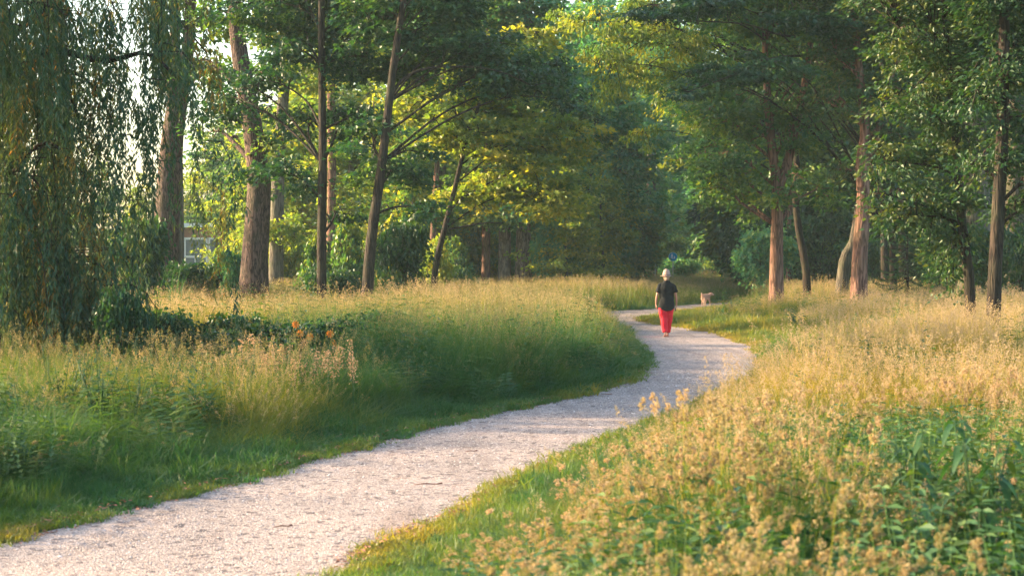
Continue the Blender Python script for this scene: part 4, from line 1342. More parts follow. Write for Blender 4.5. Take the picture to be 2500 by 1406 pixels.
# ---- weeping willow
def willow():
    D = 25.0
    rr = np.random.RandomState(13)
    base = P(-60, 703, D)
    base.z = 0
    b = np.array(tuple(base))
    root = empty("willow_tree", base, "weeping willow with curtains of narrow leaves at the left edge", "tree")
    mb = MB()
    tr = curve([(0, 0, -.1), (.1, .1, 1.5), (-.1, 0, 3.2), (.2, .1, 5.0), (.3, 0, 6.6)], 20)
    tube(mb, tr, np.linspace(.3, .14, 20), n=18, rough=.06)
    link_mesh("trunk", mb.mesh("trunk", smooth=True), M_BARK_OLD, root)
    anchors = []
    # arching limbs; the first ones are the dark boughs the photo shows
    specs = [([tr[10], P(40, 190, D) , P(110, 125, D - .2), P(170, 130, D - .3), P(260, 150, D - .4), P(360, 130, D - .6), P(430, 190, D - .7)], .085, .02),
             ([tr[14], P(60, 60, D), P(110, 20, D - .3), P(130, -20, D - .3), P(200, -60, D - .3), P(300, -20, D - .3)], .07, .02),
             ([tr[13], P(20, 40, D - .5), P(60, 10, D - .6), P(120, 15, D - .7), P(200, 60, D - .8)], .045, .012),
             ([tr[8], P(10, 430, D - 1), P(60, 420, D - 1.2), P(110, 470, D - 1.3)], .05, .012),
             ([tr[8], P(40, 400, D), P(120, 350, D - .9), P(200, 420, D - 1.2)], .05, .012)]
    for k in range(16):
        a = rr.uniform(-2.2, 1.6)
        L = rr.uniform(1.6, 3.6)
        zt = rr.uniform(3.2, 6.8)
        d = np.array([math.cos(a), math.sin(a), 0])
        s = tr[min(19, int(zt / 6.8 * 18))]
        specs.append(([s, s + d * L * .35 + np.array([0, 0, .9]), s + d * L * .75 + np.array([0, 0, .9]), s + d * L + np.array([0, 0, .1])], .05, .012))
    for pts, r0, r1 in specs:
        q = [np.array(tuple(p)) - (b if isinstance(p, Vector) else 0) for p in pts]
        c = curve(q, 16)
        mb = MB()
        tube(mb, c, np.linspace(r0, r1, 16), n=7, rough=.05)
        link_mesh("branch", mb.mesh("branch", smooth=True), M_BARK_DARK, root)
        anchors.append(c[5:])
    A = np.concatenate(anchors)
    # cascades: shoots arch out and down from the limbs, tier under tier, and carry hanging strands of leaves
    mb = MB()
    low = [np.array(tuple(P(u_, v_, D + d_))) - b for u_, v_, d_ in ((10, 420, -.6), (60, 470, -.9), (30, 560, -.8), (110, 520, -1.1), (160, 560, -1.2), (200, 600, -1.1), (20, 660, -.9), (90, 640, -1.2), (170, 680, -1.3), (-30, 520, -.5), (230, 660, -1.1))]
    for k in range(310):
        a = A[rr.randint(len(A))] + rr.normal(0, .18, 3)
        if k >= 250:
            a = low[k % len(low)] + rr.normal(0, .16, 3)
        a[2] = a[2] * rr.choice([1, 1, .82, .6, .42]) if (k % 2 and k < 250) else a[2]
        az0 = rr.uniform(0, 6.28)
        if k % 3 == 0:
            az0 = rr.uniform(-2.6, -.4)          # towards the open side
        reach = rr.uniform(.3, 1.0)
        fall = rr.uniform(.5, 2.4)
        hd = np.array([math.cos(az0), math.sin(az0), 0])
        m_ = 6
        tt = np.linspace(0, 1, m_)
        arc = a + hd * (reach * np.minimum(1, tt * 1.7) ** .6)[:, None] + np.array([0, 0, 1.0]) * (.18 * tt - (fall + .18) * tt ** 2.2)[:, None]
        tube(mb, arc, np.linspace(.009, .003, m_), n=3, mat=1, cap=False)
        ctone = rr.normal(.45, .2)
        for q in range(rr.randint(9, 17)):
            t0 = rr.uniform(.1, 1)
            s = np.array([np.interp(t0, tt, arc[:, i]) for i in range(3)]) + rr.normal(0, .07, 3)
            L = rr.uniform(.35, 1.25)
            L = min(L, s[2] - .42)
            if L < .2:
                continue
            dr = hd[:2] * rr.uniform(0, .25) + rr.normal(0, .07, 2)
            n = max(4, int(L * 30))
            t = np.sort(rr.uniform(0, 1, n))
            c = np.stack([s[0] + dr[0] * t ** .5 + .02 * np.sin(t * 9 + q), s[1] + dr[1] * t ** .5 + .02 * np.cos(t * 7 + k), s[2] - L * t], 1)
            az = rr.uniform(0, 6.28, n)
            ax = np.stack([np.cos(az) * .75 + dr[0], np.sin(az) * .75 + dr[1], -np.ones(n)], 1)
            c = c + ax * .045
            tn = np.clip(ctone + rr.normal(0, .13, n), 0, 1)
            add_leaves(mb, c, ax, np.stack([np.cos(az), np.sin(az), .6 * np.ones(n)], 1) + rr.normal(0, .4, (n, 3)), .125 * rr.uniform(.7, 1.2, n), .026, tn, fold=.1)
    link_mesh("foliage", mb.mesh("foliage"), [M_LEAF_WILLOW, M_BARK_DARK], root)


willow()

# ------------------------------------------------------------------ meadow plants one can tell apart


def stem_plant(name, label, loc, h, n_stems, leaf_l, leaf_w, mat, cat="plant", group=None, seed=0, droopy=0.2, spread=0.25, n_leaves=16, heads=None, seg_leaf=True):
    """leafy upright plant; big leaves are bent strips of two quads"""
    rr = np.random.RandomState(seed)
    root = empty(name, loc, label, cat, group)
    ms, ml, mh = MB(), MB(), MB()
    for k in range(n_stems):
        a = rr.uniform(0, 6.28)
        hh = h * rr.uniform(.75, 1.05)
        e = np.array([math.cos(a) * spread * rr.uniform(.3, 1), math.sin(a) * spread * rr.uniform(.3, 1), hh])
        c = curve([np.array([0, 0, -.02]), e * np.array([.3, .3, .5]), e], 8)
        tube(ms, c, np.linspace(.008, .003, 8), n=5)
        for q in range(n_leaves):
            t = rr.uniform(.12, 1)
            p = np.array([np.interp(t, np.linspace(0, 1, 8), c[:, i]) for i in range(3)])
            az = rr.uniform(0, 6.28)
            L = leaf_l * (1.2 - .6 * t) * rr.uniform(.7, 1.2)
            W = leaf_w * (1.2 - .6 * t) * rr.uniform(.8, 1.2)
            d = np.array([math.cos(az), math.sin(az), 0])
            s = np.array([-d[1], d[0], 0])
            up = rr.uniform(.1, .8)
            rows = []
            for i, (tt, ww) in enumerate(((0, .12), (.3, .8), (.65, 1.0), (.88, .55), (1, 0.02))):
                cc = p + d * L * tt * .9 + np.array([0, 0, 1]) * (up * L * tt - (up * .9 + droopy * 2.2) * L * tt ** 2)
                rows += [cc - s * W * .5 * ww + np.array([0, 0, W * .12 * ww]), cc, cc + s * W * .5 * ww + np.array([0, 0, W * .12 * ww])]
            qd = []
            for i in range(4):
                qd += [[3 * i, 3 * i + 1, 3 * i + 4, 3 * i + 3], [3 * i + 1, 3 * i + 2, 3 * i + 5, 3 * i + 4]]
            ml.add(rows, quads=qd, tone=float(np.clip(rr.normal(.5, .25), 0, 1)))
        if heads:
            N = heads
            t = rr.uniform(0, 1, N)
            top = c[-1]
            p = top + np.stack([rr.normal(0, .02, N), rr.normal(0, .02, N), -.28 * t * h + .03], 1) * np.array([1, 1, 1])
            p[:, :2] += rr.normal(0, .018, (N, 2)) * (0.4 + t)[:, None]
            add_leaves(mh, p, rr.normal(0, 1, (N, 3)), rr.normal(0, 1, (N, 3)), .026, .018, rr.uniform(0, 1, N))
    link_mesh("stem", ms.mesh("stem", smooth=True), M_BROAD_T, root)
    link_mesh("foliage", ml.mesh("foliage", smooth=True), mat, root)
    if heads:
        props(link_mesh("seed_head", mh.mesh("seed_head"), M_SEED_T, root), kind="stuff")
    return root


def ground_at(u, D):
    return Vector(((u - 1250) * D / FPX, D, 0))


stem_plant("dock_plant", "tall dock with long drooping dark leaves in the right foreground, right one", ground_at(2390, 8.6), 1.08, 5, .21, .06, M_BROAD_T, seed=1, droopy=.35, n_leaves=13, spread=.22)
stem_plant("dock_plant", "broad leaved dock in the right foreground, left of the taller dock", ground_at(2225, 9.2), 1.0, 6, .17, .055, M_BROAD_T, seed=2, droopy=.3, n_leaves=14, spread=.3)
stem_plant("dock_plant", "small dark leaved dock among the seed heads near the path bend side", ground_at(1780, 11.5), .85, 3, .16, .06, M_BROAD_T, seed=3, droopy=.3)
stem_plant("dock_plant", "low dock with upright blue-green leaves at the lower middle of the meadow edge", ground_at(1640, 9.0), .72, 3, .16, .055, M_BROAD_T, seed=4, droopy=.2)
stem_plant("nettle_plant", "dark bushy mugwort standing tallest at the left verge", ground_at(245, 16.6), 1.0, 12, .13, .035, M_BROAD_T, seed=5, droopy=.1, n_leaves=26, spread=.35)
stem_plant("nettle_plant", "mugwort right beside the tallest one on the left verge", ground_at(330, 17.2), .8, 9, .12, .03, M_BROAD_T, seed=6, droopy=.1, n_leaves=22, spread=.3)
stem_plant("nettle_plant", "leafy herb at the far left end of the verge", ground_at(60, 16.4), .75, 9, .12, .035, M_BROAD_T, seed=7, droopy=.1, n_leaves=20, spread=.35)
stem_plant("nettle_plant", "lone nettle standing over the yellow grass by the left bank", ground_at(600, 19.5), .95, 5, .12, .04, M_BROAD_T, seed=8, droopy=.15, n_leaves=20, spread=.2)
stem_plant("nettle_plant", "nettle between the lone one and the orange flowers", ground_at(690, 20.5), .95, 4, .12, .04, M_BROAD_T, seed=9, droopy=.15, n_leaves=20, spread=.15)
HERB_AT = ['right of the willow foot', 'below the willow curtain', 'left of centre of the willow curtain', 'under the far left curtain', 'at the left edge of the photo', 'before the dark scrub', 'beside the lone nettle']
ORDN = ['leftmost', 'second from the left', 'third from the left', 'fourth from the left', 'fifth from the left', 'sixth from the left', 'seventh from the left', 'eighth from the left', 'eighth from the right', 'seventh from the right', 'sixth from the right', 'fifth from the right', 'fourth from the right', 'third from the right', 'second from the right', 'rightmost']
for i, (u, D, h) in enumerate(((345, 19.5, .98), (290, 19.8, .95), (235, 20.5, 1.0), (120, 19, .95), (30, 19.2, .9), (420, 20, .9), (495, 19.2, .85))):
    stem_plant("herb_plant", "yellow-green leafy spire on the left bank, " + HERB_AT[i], ground_at(u, D), h, 3, .09, .03, M_BROAD_T, seed=20 + i, droopy=.1, n_leaves=26, spread=.1, group="leafy spires on the left bank")
for i, (u, D, h, w_) in enumerate(((150, 17.8, .95, "behind the far left herb"), (200, 18.6, 1.0, "just left of the tallest mugwort"), (400, 18.2, .9, "right of the second mugwort"), (470, 17.6, .7, "low before the lone nettle"),
                                  (540, 20.3, .95, "left of the lone nettle"), (760, 21.5, .8, "among the sorrel spikes"), (985, 27.0, .9, "left end of the blue-green grass"), (1110, 29.0, .95, "middle of the blue-green grass"),
                                  (1250, 31.0, 1.0, "crest of the blue-green grass"), (1340, 33.0, .95, "right part of the blue-green grass"), (1400, 36.0, 1.0, "by the outer side of the bend"))):
    stem_plant("herb_plant", "bushy leafy weed clump, " + w_, ground_at(u, D), h, 7, .12, .04, M_BROAD_T, seed=140 + i, droopy=.12, n_leaves=24, spread=.32, group="leafy weed clumps on the left bank")
for i in range(16):
    u = 590 + i * 18 + random.uniform(-6, 6)
    stem_plant("sorrel_plant", "dry pinkish sorrel spike before the orange flowers, " + ORDN[i], ground_at(u, random.uniform(19.5, 21.5)), random.uniform(.8, 1.0), 2, .08, .02, M_BROAD_T, seed=50 + i, n_leaves=4, spread=.08, heads=70, group="dry sorrel spikes before the orange flowers")

# flowering bush with orange blooms and its darker neighbours
M_ORANGE = leaf_mat("orange_petal", [(0, (.75, .22, .02)), (1, (.85, .34, .05))], trans=.3, trans_gain=(1.1, 1, .6))


def flower_bush():
    D = 27.0
    rr = np.random.RandomState(31)
    base = ground_at(815, D)
    root = empty("lily_bush", base, "dark green bush with a few orange blooms beside the left bank", "bush")
    b = np.array(tuple(base))
    bl, anchors = [], []
    ms = MB()
    for k in range(10):
        u = 715 + k * 23
        c = np.array(tuple(P(u, rr.uniform(815, 870), D + rr.uniform(-.4, .4)))) - b
        bl.append((c, (.28, .35, .28)))
        q = curve([np.array([c[0] * .8, c[1], -.05]), c * np.array([.9, 1, .5]), c], 7)
        tube(ms, q, np.linspace(.012, .005, 7), n=5)
        anchors.append(q)
    link_mesh("stem", ms.mesh("stem", smooth=True), M_BROAD_T, root)
    me = crown_mesh("foliage", np.concatenate(anchors), bl, 90, 40, .2, (.10, .45), rr, flat=.7, tone_mu=.35, twig_r=.004, hollow=.1)
    link_mesh("foliage", me, [M_LEAF_DARK, M_BARK_DARK], root)
    for u, v in ((722, 792), (733, 814), (757, 822), (806, 815), (820, 838)):
        p = P(u, v, D - .75) - base
        mb = MB()
        N = 9
        az = np.arange(N) / N * 6.283
        ax = np.stack([np.cos(az), -.3 * np.ones(N), np.sin(az)], 1)
        add_leaves(mb, np.array(tuple(p)) + unit(ax) * .03, ax, np.tile([0, -1, .3], (N, 1)), .08, .05, rr.uniform(0, 1, N))
        mb.add([tuple(Vector(p) + Vector(q)) for q in ((-.012, -.01, -.012), (.012, -.01, -.012), (.012, -.01, .012), (-.012, -.01, .012))], quads=[[0, 1, 2, 3]], tone=0)
        link_mesh("flower", mb.mesh("flower"), M_ORANGE, root)


flower_bush()
plant_bush('dark', 305, 22.5, 130, 300, "dark triangular bindweed bush at the right foot of the willow")
plant_bush('dark', 430, 26.5, 190, 190, "dark low bush in the hollow between willow and orange flowers")
plant_bush('dark', 590, 27, 170, 175, "dark bush in the hollow left of the orange flowers")
plant_bush('dark', 895, 28, 120, 170, "dark bush closing the hollow right of the orange flowers")
for u_, D_, w_, h_, k_ in ((360, 26, 200, 150, 'dark'), (500, 26.5, 220, 140, 'dark'), (650, 26.5, 230, 150, 'dark'), (740, 27.5, 240, 150, 'dark'), (850, 27.5, 220, 150, 'dark'), (920, 27, 150, 120, 'teal'), (200, 25.5, 200, 120, 'dark')):
    plant_bush(k_, u_, D_, w_, h_, "low scrub bush in the hollow behind the left bank, " + {360: "nearest the willow foot", 500: "second from the willow", 650: "just left of the orange flowers", 740: "behind the left orange flowers", 850: "behind the right orange flowers", 920: "right of the orange flowers", 200: "under the willow curtain"}[u_], "scrub in the hollow")
plant_bush('mid', 1445, 46, 60, 90, "small weed clump at the outside of the path bend")

# yellow-green reeds by the forked trunk
for i, (u, D) in enumerate(((405, 46), (372, 47), (440, 48), (425, 45))):
    mb = MB()
    blades(mb, np.random.RandomState(60 + i), 9, .12, 1.9, .05, .25, seg=4)
    o = link_mesh("reed_clump", mb.mesh("reed_clump"), M_BROAD_T, None, ground_at(u, D))
    props(o, "clump of tall reeds before the forked trunk, " + ["middle one", "leftmost one", "rightmost one", "nearest one"][i], "reeds", "reed clumps by the forked trunk")

# dark lone plant by the dog
stem_plant("dock_plant", "dark single upright dock in the grass right of the dog", ground_at(1768, 69), .95, 2, .18, .09, M_LEAF_DARK, seed=77, n_leaves=9, spread=.06)

# ------------------------------------------------------------------ loose stones, twigs and dry leaves on the path
rr = np.random.RandomState(91)
st_v = []
for k in range(4):
    b = MB()
    v = np.array([[1, 0, 0], [.3, .9, 0], [-.8, .6, 0], [-.9, -.5, 0], [.2, -1, 0], [.1, .05, .7], [0, 0, -.3]]) * rr.uniform(.7, 1.2, (7, 3))
    b.add(v, tris=[[0, 1, 5], [1, 2, 5], [2, 3, 5], [3, 4, 5], [4, 0, 5]], tone=.5)
    st_v.append(b)
x, y = wedge(420, 8, 30, rr, half=.33, xpad=.2)
k = in_poly(x, y) & (rr.uniform(0, 1, len(x)) < np.interp(y, [8, 15, 30], [1, .6, .25]))
x, y = x[k], y[k]
n = len(x)
s = 0.0055 * np.exp(rr.normal(0, .3, n)) * np.interp(y, [8, 30], [1, 2.0])
m_, nt_, out_ = new_mat("loose_stone")
at_ = nd(nt_, "ShaderNodeAttribute", _attribute_name="tint", _attribute_type='INSTANCER')
c_ = ramp(nt_, at_.outputs["Fac"], [(0, (.09, .09, .10)), (.3, (.24, .21, .21)), (.7, (.38, .33, .31)), (1, (.55, .50, .47))])
p_ = nd(nt_, "ShaderNodeBsdfPrincipled", Roughness=.85)
nt_.links.new(c_, p_.inputs["Base Color"])
nt_.links.new(p_.outputs[0], out_.inputs[0])
scatter("loose_gravel", st_v, np.stack([x, y, np.full(n, .006)], 1), rots(n, rr, .1), np.stack([s, s, s * .8], 1), rr.randint(0, 4, n), rr.uniform(0, 1, n), [m_],
        "loose grey and white stones lying on the path", "gravel")

lf_v = []
for k in range(3):
    b = MB()
    add_leaves(b, np.array([[0, 0, .1]]), np.array([[1, .1, .1]]), np.array([[.1, .2, 1]]), 1.0, rr.uniform(.3, .6), .5)
    lf_v.append(b)
ei = rr.randint(0, len(EDGE), 5200)
x, y = EDGE[ei, 0] + rr.normal(0, .07, 5200), EDGE[ei, 1] + rr.normal(0, .07, 5200)
x = np.concatenate([x, *[wedge(4, 8, 45, rr, .33, .2)[0]]]) if False else x
vx, vy = wedge(9, 6, 30, rr, .34, .3)
vd = path_dist(vx, vy)
vk = (vd > 0) & (vd < 1.3)
x, y = np.concatenate([x, vx[vk]]), np.concatenate([y, vy[vk]])
k = (y > 8) & (y < 60)
x, y = x[k], y[k]
n = len(x)
s = .035 * rr.uniform(.5, 1.4, n)
M_DRY = plain_mat("dry_leaf", (.30, .13, .08), .8, .4, 8)
scatter("dry_leaves", lf_v, np.stack([x, y, np.where(path_dist(x, y) > .05, .06, .012)], 1), rots(n, rr, .25), np.stack([s, s, s], 1), rr.randint(0, 3, n), rr.uniform(0, 1, n), [M_DRY],
        "reddish dry leaf litter along the path edges", "leaf litter")

M_TWIG = plain_mat("fallen_twig", (.16, .07, .05), .8, .3, 20)
for u, v, L, a, lab in ((1045, 1186, .24, .1, "reddish fallen twig lying in the middle of the near path"), (1150, 1105, .12, .3, "small dark twig on the path further up"),
                        (690, 1290, .14, .4, "short twig on the near path towards the left"), (1480, 965, .16, .1, "tiny twig on the path before the bend")):
    x, y = G(u, v)
    mb = MB()
    d = np.array([math.cos(a), math.sin(a), 0])
    tube(mb, [d * -L / 2, d * -L * .1 + np.array([0, .012, .008]), d * L * .3 + np.array([0, -.01, .004]), d * L / 2 + np.array([0, 0, .01])], [.003, .005, .005, .009], n=6)
    props(link_mesh("fallen_twig", mb.mesh("fallen_twig", smooth=True), M_TWIG, None, (x, y, .014)), lab, "twig")


# ------------------------------------------------------------------ signs
def disc(mb, c, r, n=32, y=0.0, thick=.004, mat=0):
    a = np.arange(n) / n * 2 * np.pi
    f = np.stack([c[0] + r * np.cos(a), np.full(n, c[1] - y), c[2] + r * np.sin(a)], 1)
    bk = f + np.array([0, thick, 0])
    v = np.concatenate([f, bk, [[c[0], c[1] - y, c[2]]], [[c[0], c[1] - y + thick, c[2]]]])
    j = np.arange(n)
    j2 = (j + 1) % n
    mb.add(v, quads=np.stack([j, j2, n + j2, n + j], 1), tris=np.concatenate([np.stack([np.full(n, 2 * n), j, j2], 1), np.stack([np.full(n, 2 * n + 1), n + j2, n + j], 1)]), mat=mat)


def box(mb, lo, hi, mat=0):
    x0, y0, z0 = lo
    x1, y1, z1 = hi
    v = [(x0, y0, z0), (x1, y0, z0), (x1, y1, z0), (x0, y1, z0), (x0, y0, z1), (x1, y0, z1), (x1, y1, z1), (x0, y1, z1)]
    mb.add(v, quads=[[0, 3, 2, 1], [4, 5, 6, 7], [0, 1, 5, 4], [1, 2, 6, 5], [2, 3, 7, 6], [3, 0, 4, 7]], mat=mat)


M_BLUE = plain_mat("sign_blue", (0.0, 0.25, 0.40), .4, .05, 5)
M_WHITE = plain_mat("white_paint", (.75, .75, .72), .5, .06, 4)
M_STEEL = plain_mat("galvanised_steel", (.30, .32, .32), .5, .15, 12, metallic=.3)


def prism(mb, pts, y0, y1, mat=0):
    """extrude a convex x-z polygon from y0 to y1"""
    n = len(pts)
    v = [(x, y0, z) for x, z in pts] + [(x, y1, z) for x, z in pts]
    j = np.arange(n)
    j2 = (j + 1) % n
    t = [[0, k, k + 1] for k in range(1, n - 1)] + [[n, n + k + 1, n + k] for k in range(1, n - 1)]
    mb.add(v, quads=np.stack([j2, j, n + j, n + j2], 1), tris=t, mat=mat)


def signs():
    D = 118.0
    b = ground_at(1643, D)
    c = P(1643, 627, D) - b
    root = empty("footpath_sign", b, "round blue footpath sign with white adult and child, standing beyond the woman", "sign")
    mb = MB(); tube(mb, [(0, .05, -.1), (0, .05, c.z + .2)], [.03, .03], n=10)
    link_mesh("pole", mb.mesh("pole", smooth=True), M_STEEL, root)
    mb = MB(); disc(mb, (0, 0, c.z), .31, thick=.012)
    link_mesh("sign_rim", mb.mesh("sign_rim"), M_WHITE, root)
    mb = MB(); disc(mb, (0, 0, c.z), .295, y=.004, thick=.004)
    link_mesh("sign_face", mb.mesh("sign_face"), M_BLUE, root)
    mb = MB()

    def figure(x, z, s):
        disc(mb, (x, 0, z + .155 * s), .028 * s, n=12, y=.010, thick=.005)
        prism(mb, [(x - .04 * s, z), (x + .04 * s, z), (x + .045 * s, z + .12 * s), (x - .045 * s, z + .12 * s)], -.010, -.005)
        prism(mb, [(x - .09 * s, z - .17 * s), (x - .055 * s, z - .17 * s), (x + .01 * s, z), (x - .04 * s, z)], -.010, -.005)
        prism(mb, [(x + .04 * s, z - .17 * s), (x + .075 * s, z - .17 * s), (x + .04 * s, z), (x + .0 * s, z)], -.010, -.005)
        prism(mb, [(x - .085 * s, z - .01 * s), (x - .065 * s, z - .02 * s), (x - .03 * s, z + .12 * s), (x - .05 * s, z + .12 * s)], -.010, -.005)
        prism(mb, [(x + .065 * s, z - .02 * s), (x + .085 * s, z - .01 * s), (x + .05 * s, z + .12 * s), (x + .03 * s, z + .12 * s)], -.010, -.005)
    figure(-.07, c.z + .03, 1.05)
    figure(.10, c.z - .06, .68)
    link_mesh("pictogram", mb.mesh("pictogram"), M_WHITE, root)

    b = ground_at(1598, D - 3)
    top = P(1601, 606, D - 3) - b
    root = empty("square_sign", b, "grey back of a square sign on a thin pole left of the blue sign", "sign")
    mb = MB(); tube(mb, [(0, 0, -.1), (.09, 0, top.z)], [.028, .028], n=10)
    link_mesh("pole", mb.mesh("pole", smooth=True), M_STEEL, root)
    mb = MB(); box(mb, (-.2, .035, top.z - .56), (.36, .05, top.z - .02))
    link_mesh("sign_plate", mb.mesh("sign_plate"), plain_mat("sign_back_grey", (.14, .18, .16), .6, .15, 6), root)
    mb = MB()
    box(mb, (-.1, .026, top.z - .45), (.26, .034, top.z - .42))
    box(mb, (-.1, .026, top.z - .16), (.26, .034, top.z - .13))
    link_mesh("bracket", mb.mesh("bracket"), M_STEEL, root)


signs()


# ------------------------------------------------------------------ building and railing in the left distance
def house():
    D = 118.0
    k = D / FPX
    M_BRICK = plain_mat("brick_wall", (.34, .17, .12), .9, .25, 60)
    M_GLASS, nt, out = new_mat("window_glass")
    p = nd(nt, "ShaderNodeBsdfPrincipled", Roughness=.08)
    p.inputs["Base Color"].default_value = (.10, .14, .17, 1)
    p.inputs["Specular IOR Level"].default_value = 1.0
    nt.links.new(p.outputs[0], out.inputs[0])
    x0 = (380 - 1250) * k
    root = empty("house", (x0, D, 0), "low white framed brick house glimpsed between the forked trunk and the poplar", "house")
    W, H = 10.5, 4.3
    mb = MB(); box(mb, (0, 0, 0), (W, 6, H))
    link_mesh("wall", mb.mesh("wall"), M_BRICK, root)
    mb = MB(); box(mb, (-.4, -.5, H), (W + .4, 6.5, H + .28))
    link_mesh("roof", mb.mesh("roof"), M_WHITE, root)
    mb = MB(); box(mb, (.1, -.06, .7), (W - .1, -.003, .95))
    link_mesh("sill", mb.mesh("sill"), M_WHITE, root)
    for i in range(6):
        xx = .3 + i * 1.68
        mb = MB()
        for lo, hi in (((xx, -.05, 1.1), (xx + .12, -.004, 3.6)), ((xx + 1.5, -.05, 1.1), (xx + 1.62, -.004, 3.6)), ((xx + .12, -.05, 3.45), (xx + 1.5, -.004, 3.6)),
                       ((xx + .12, -.05, 1.1), (xx + 1.5, -.004, 1.25)), ((xx + .12, -.05, 2.2), (xx + 1.5, -.004, 2.35)), ((xx + .72, -.045, 1.25), (xx + .8, -.004, 2.2))):
            box(mb, lo, hi)
        w = link_mesh("window", mb.mesh("window"), M_WHITE, root)
        for z0, z1 in ((1.25, 2.2), (2.35, 3.45)):
            mb = MB(); box(mb, (xx + .12, -.02, z0), (xx + 1.5, -.006, z1))
            link_mesh("pane", mb.mesh("pane"), M_GLASS, w)
    # white railing at the far left
    D2 = 80.0
    k = D2 / FPX
    root = empty("railing", ((70 - 1250) * k, D2, 0), "white railing in the distance behind the willow curtain", "railing")
    mb = MB(); box(mb, (0, 0, 2.42), (1.1, .05, 2.5)); box(mb, (0, 0, 1.0), (1.1, .05, 1.06))
    link_mesh("rail", mb.mesh("rail"), M_WHITE, root)
    bm_ = MB(); box(bm_, (0, 0, 0), (.04, .04, 2.42))
    me = bm_.mesh("post")
    for i in range(7):
        link_mesh("post", me, M_WHITE, root, (.02 + i * .17, .005, 0))


house()


# ------------------------------------------------------------------ person
def skin_mesh(name, verts, edges, radii, mat, parent, levels=2, root_i=0, branch_smooth=0.4):
    me = bpy.data.meshes.new(name)
    me.from_pydata(verts, edges, [])
    o = link_mesh(name, me, mat, parent)
    sk = o.modifiers.new("skin", 'SKIN')
    sk.use_smooth_shade = True
    sk.branch_smoothing = branch_smooth
    for i, r in enumerate(radii):
        r = r if isinstance(r, tuple) else (r, r)
        me.skin_vertices[0].data[i].radius = r
        me.skin_vertices[0].data[i].use_root = (i == root_i)
    ss = o.modifiers.new("sub", 'SUBSURF')
    ss.levels = levels
    ss.render_levels = levels
    return o


def loft(mb, rings, n=20, mat=0, cap0=False, cap1=False):
    """rings: (cx, cy, cz, rx, ry)"""
    a = np.arange(n) / n * 2 * np.pi
    v = np.concatenate([np.stack([cx + rx * np.cos(a), cy + ry * np.sin(a), np.full(n, cz)], 1) for cx, cy, cz, rx, ry in rings])
    m = len(rings)
    i = np.arange(m - 1)[:, None] * n
    j = np.arange(n)[None]
    j2 = (j + 1) % n
    q = np.stack([i + j, i + j2, i + n + j2, i + n + j], -1).reshape(-1, 4)
    t = []
    k = len(v)
    ex = []
    if cap0:
        ex.append(v[:n].mean(0)); t += [[k + len(ex) - 1, (q_ + 1) % n, q_] for q_ in range(n)]
    if cap1:
        ex.append(v[-n:].mean(0)); t += [[k + len(ex) - 1, (m - 1) * n + q_, (m - 1) * n + (q_ + 1) % n] for q_ in range(n)]
    if ex:
        v = np.concatenate([v, np.array(ex)])
    mb.add(v, quads=q, tris=t if t else None, mat=mat)


def remesh(o, vox=0.012, smooth=3):
    md = o.modifiers.new("fuse", 'REMESH')
    md.mode = 'VOXEL'
    md.voxel_size = vox
    md.use_smooth_shade = True
    sm = o.modifiers.new("relax", 'SMOOTH')
    sm.factor = .6
    sm.iterations = smooth
    tx = bpy.data.textures.new("cloth_folds", 'CLOUDS')
    tx.noise_scale = .11
    dp = o.modifiers.new("folds", 'DISPLACE')
    dp.texture = tx
    dp.strength = .035
    dp.mid_level = .28


M_SKIN = plain_mat("skin", (.40, .20, .14), .55, .06, 8)
M_SHIRT = plain_mat("black_shirt", (.004, .005, .006), .9, .2, 14, bump=.3)
M_TROUSER = plain_mat("red_trousers", (.50, .004, .02), .8, .08, 10, bump=.35)
M_HAT = plain_mat("straw_hat", (.32, .22, .18), .8, .12, 40, bump=.3)
M_BAND = plain_mat("hat_band", (.16, .10, .09), .8, .1, 20)
M_HAIR = plain_mat("blonde_hair", (.40, .27, .20), .7, .2, 30)
M_SANDAL = plain_mat("sandal", (.50, .25, .20), .6, .1, 20)
M_BLACK = plain_mat("black_plastic", (.02, .02, .02), .4, .1, 20)


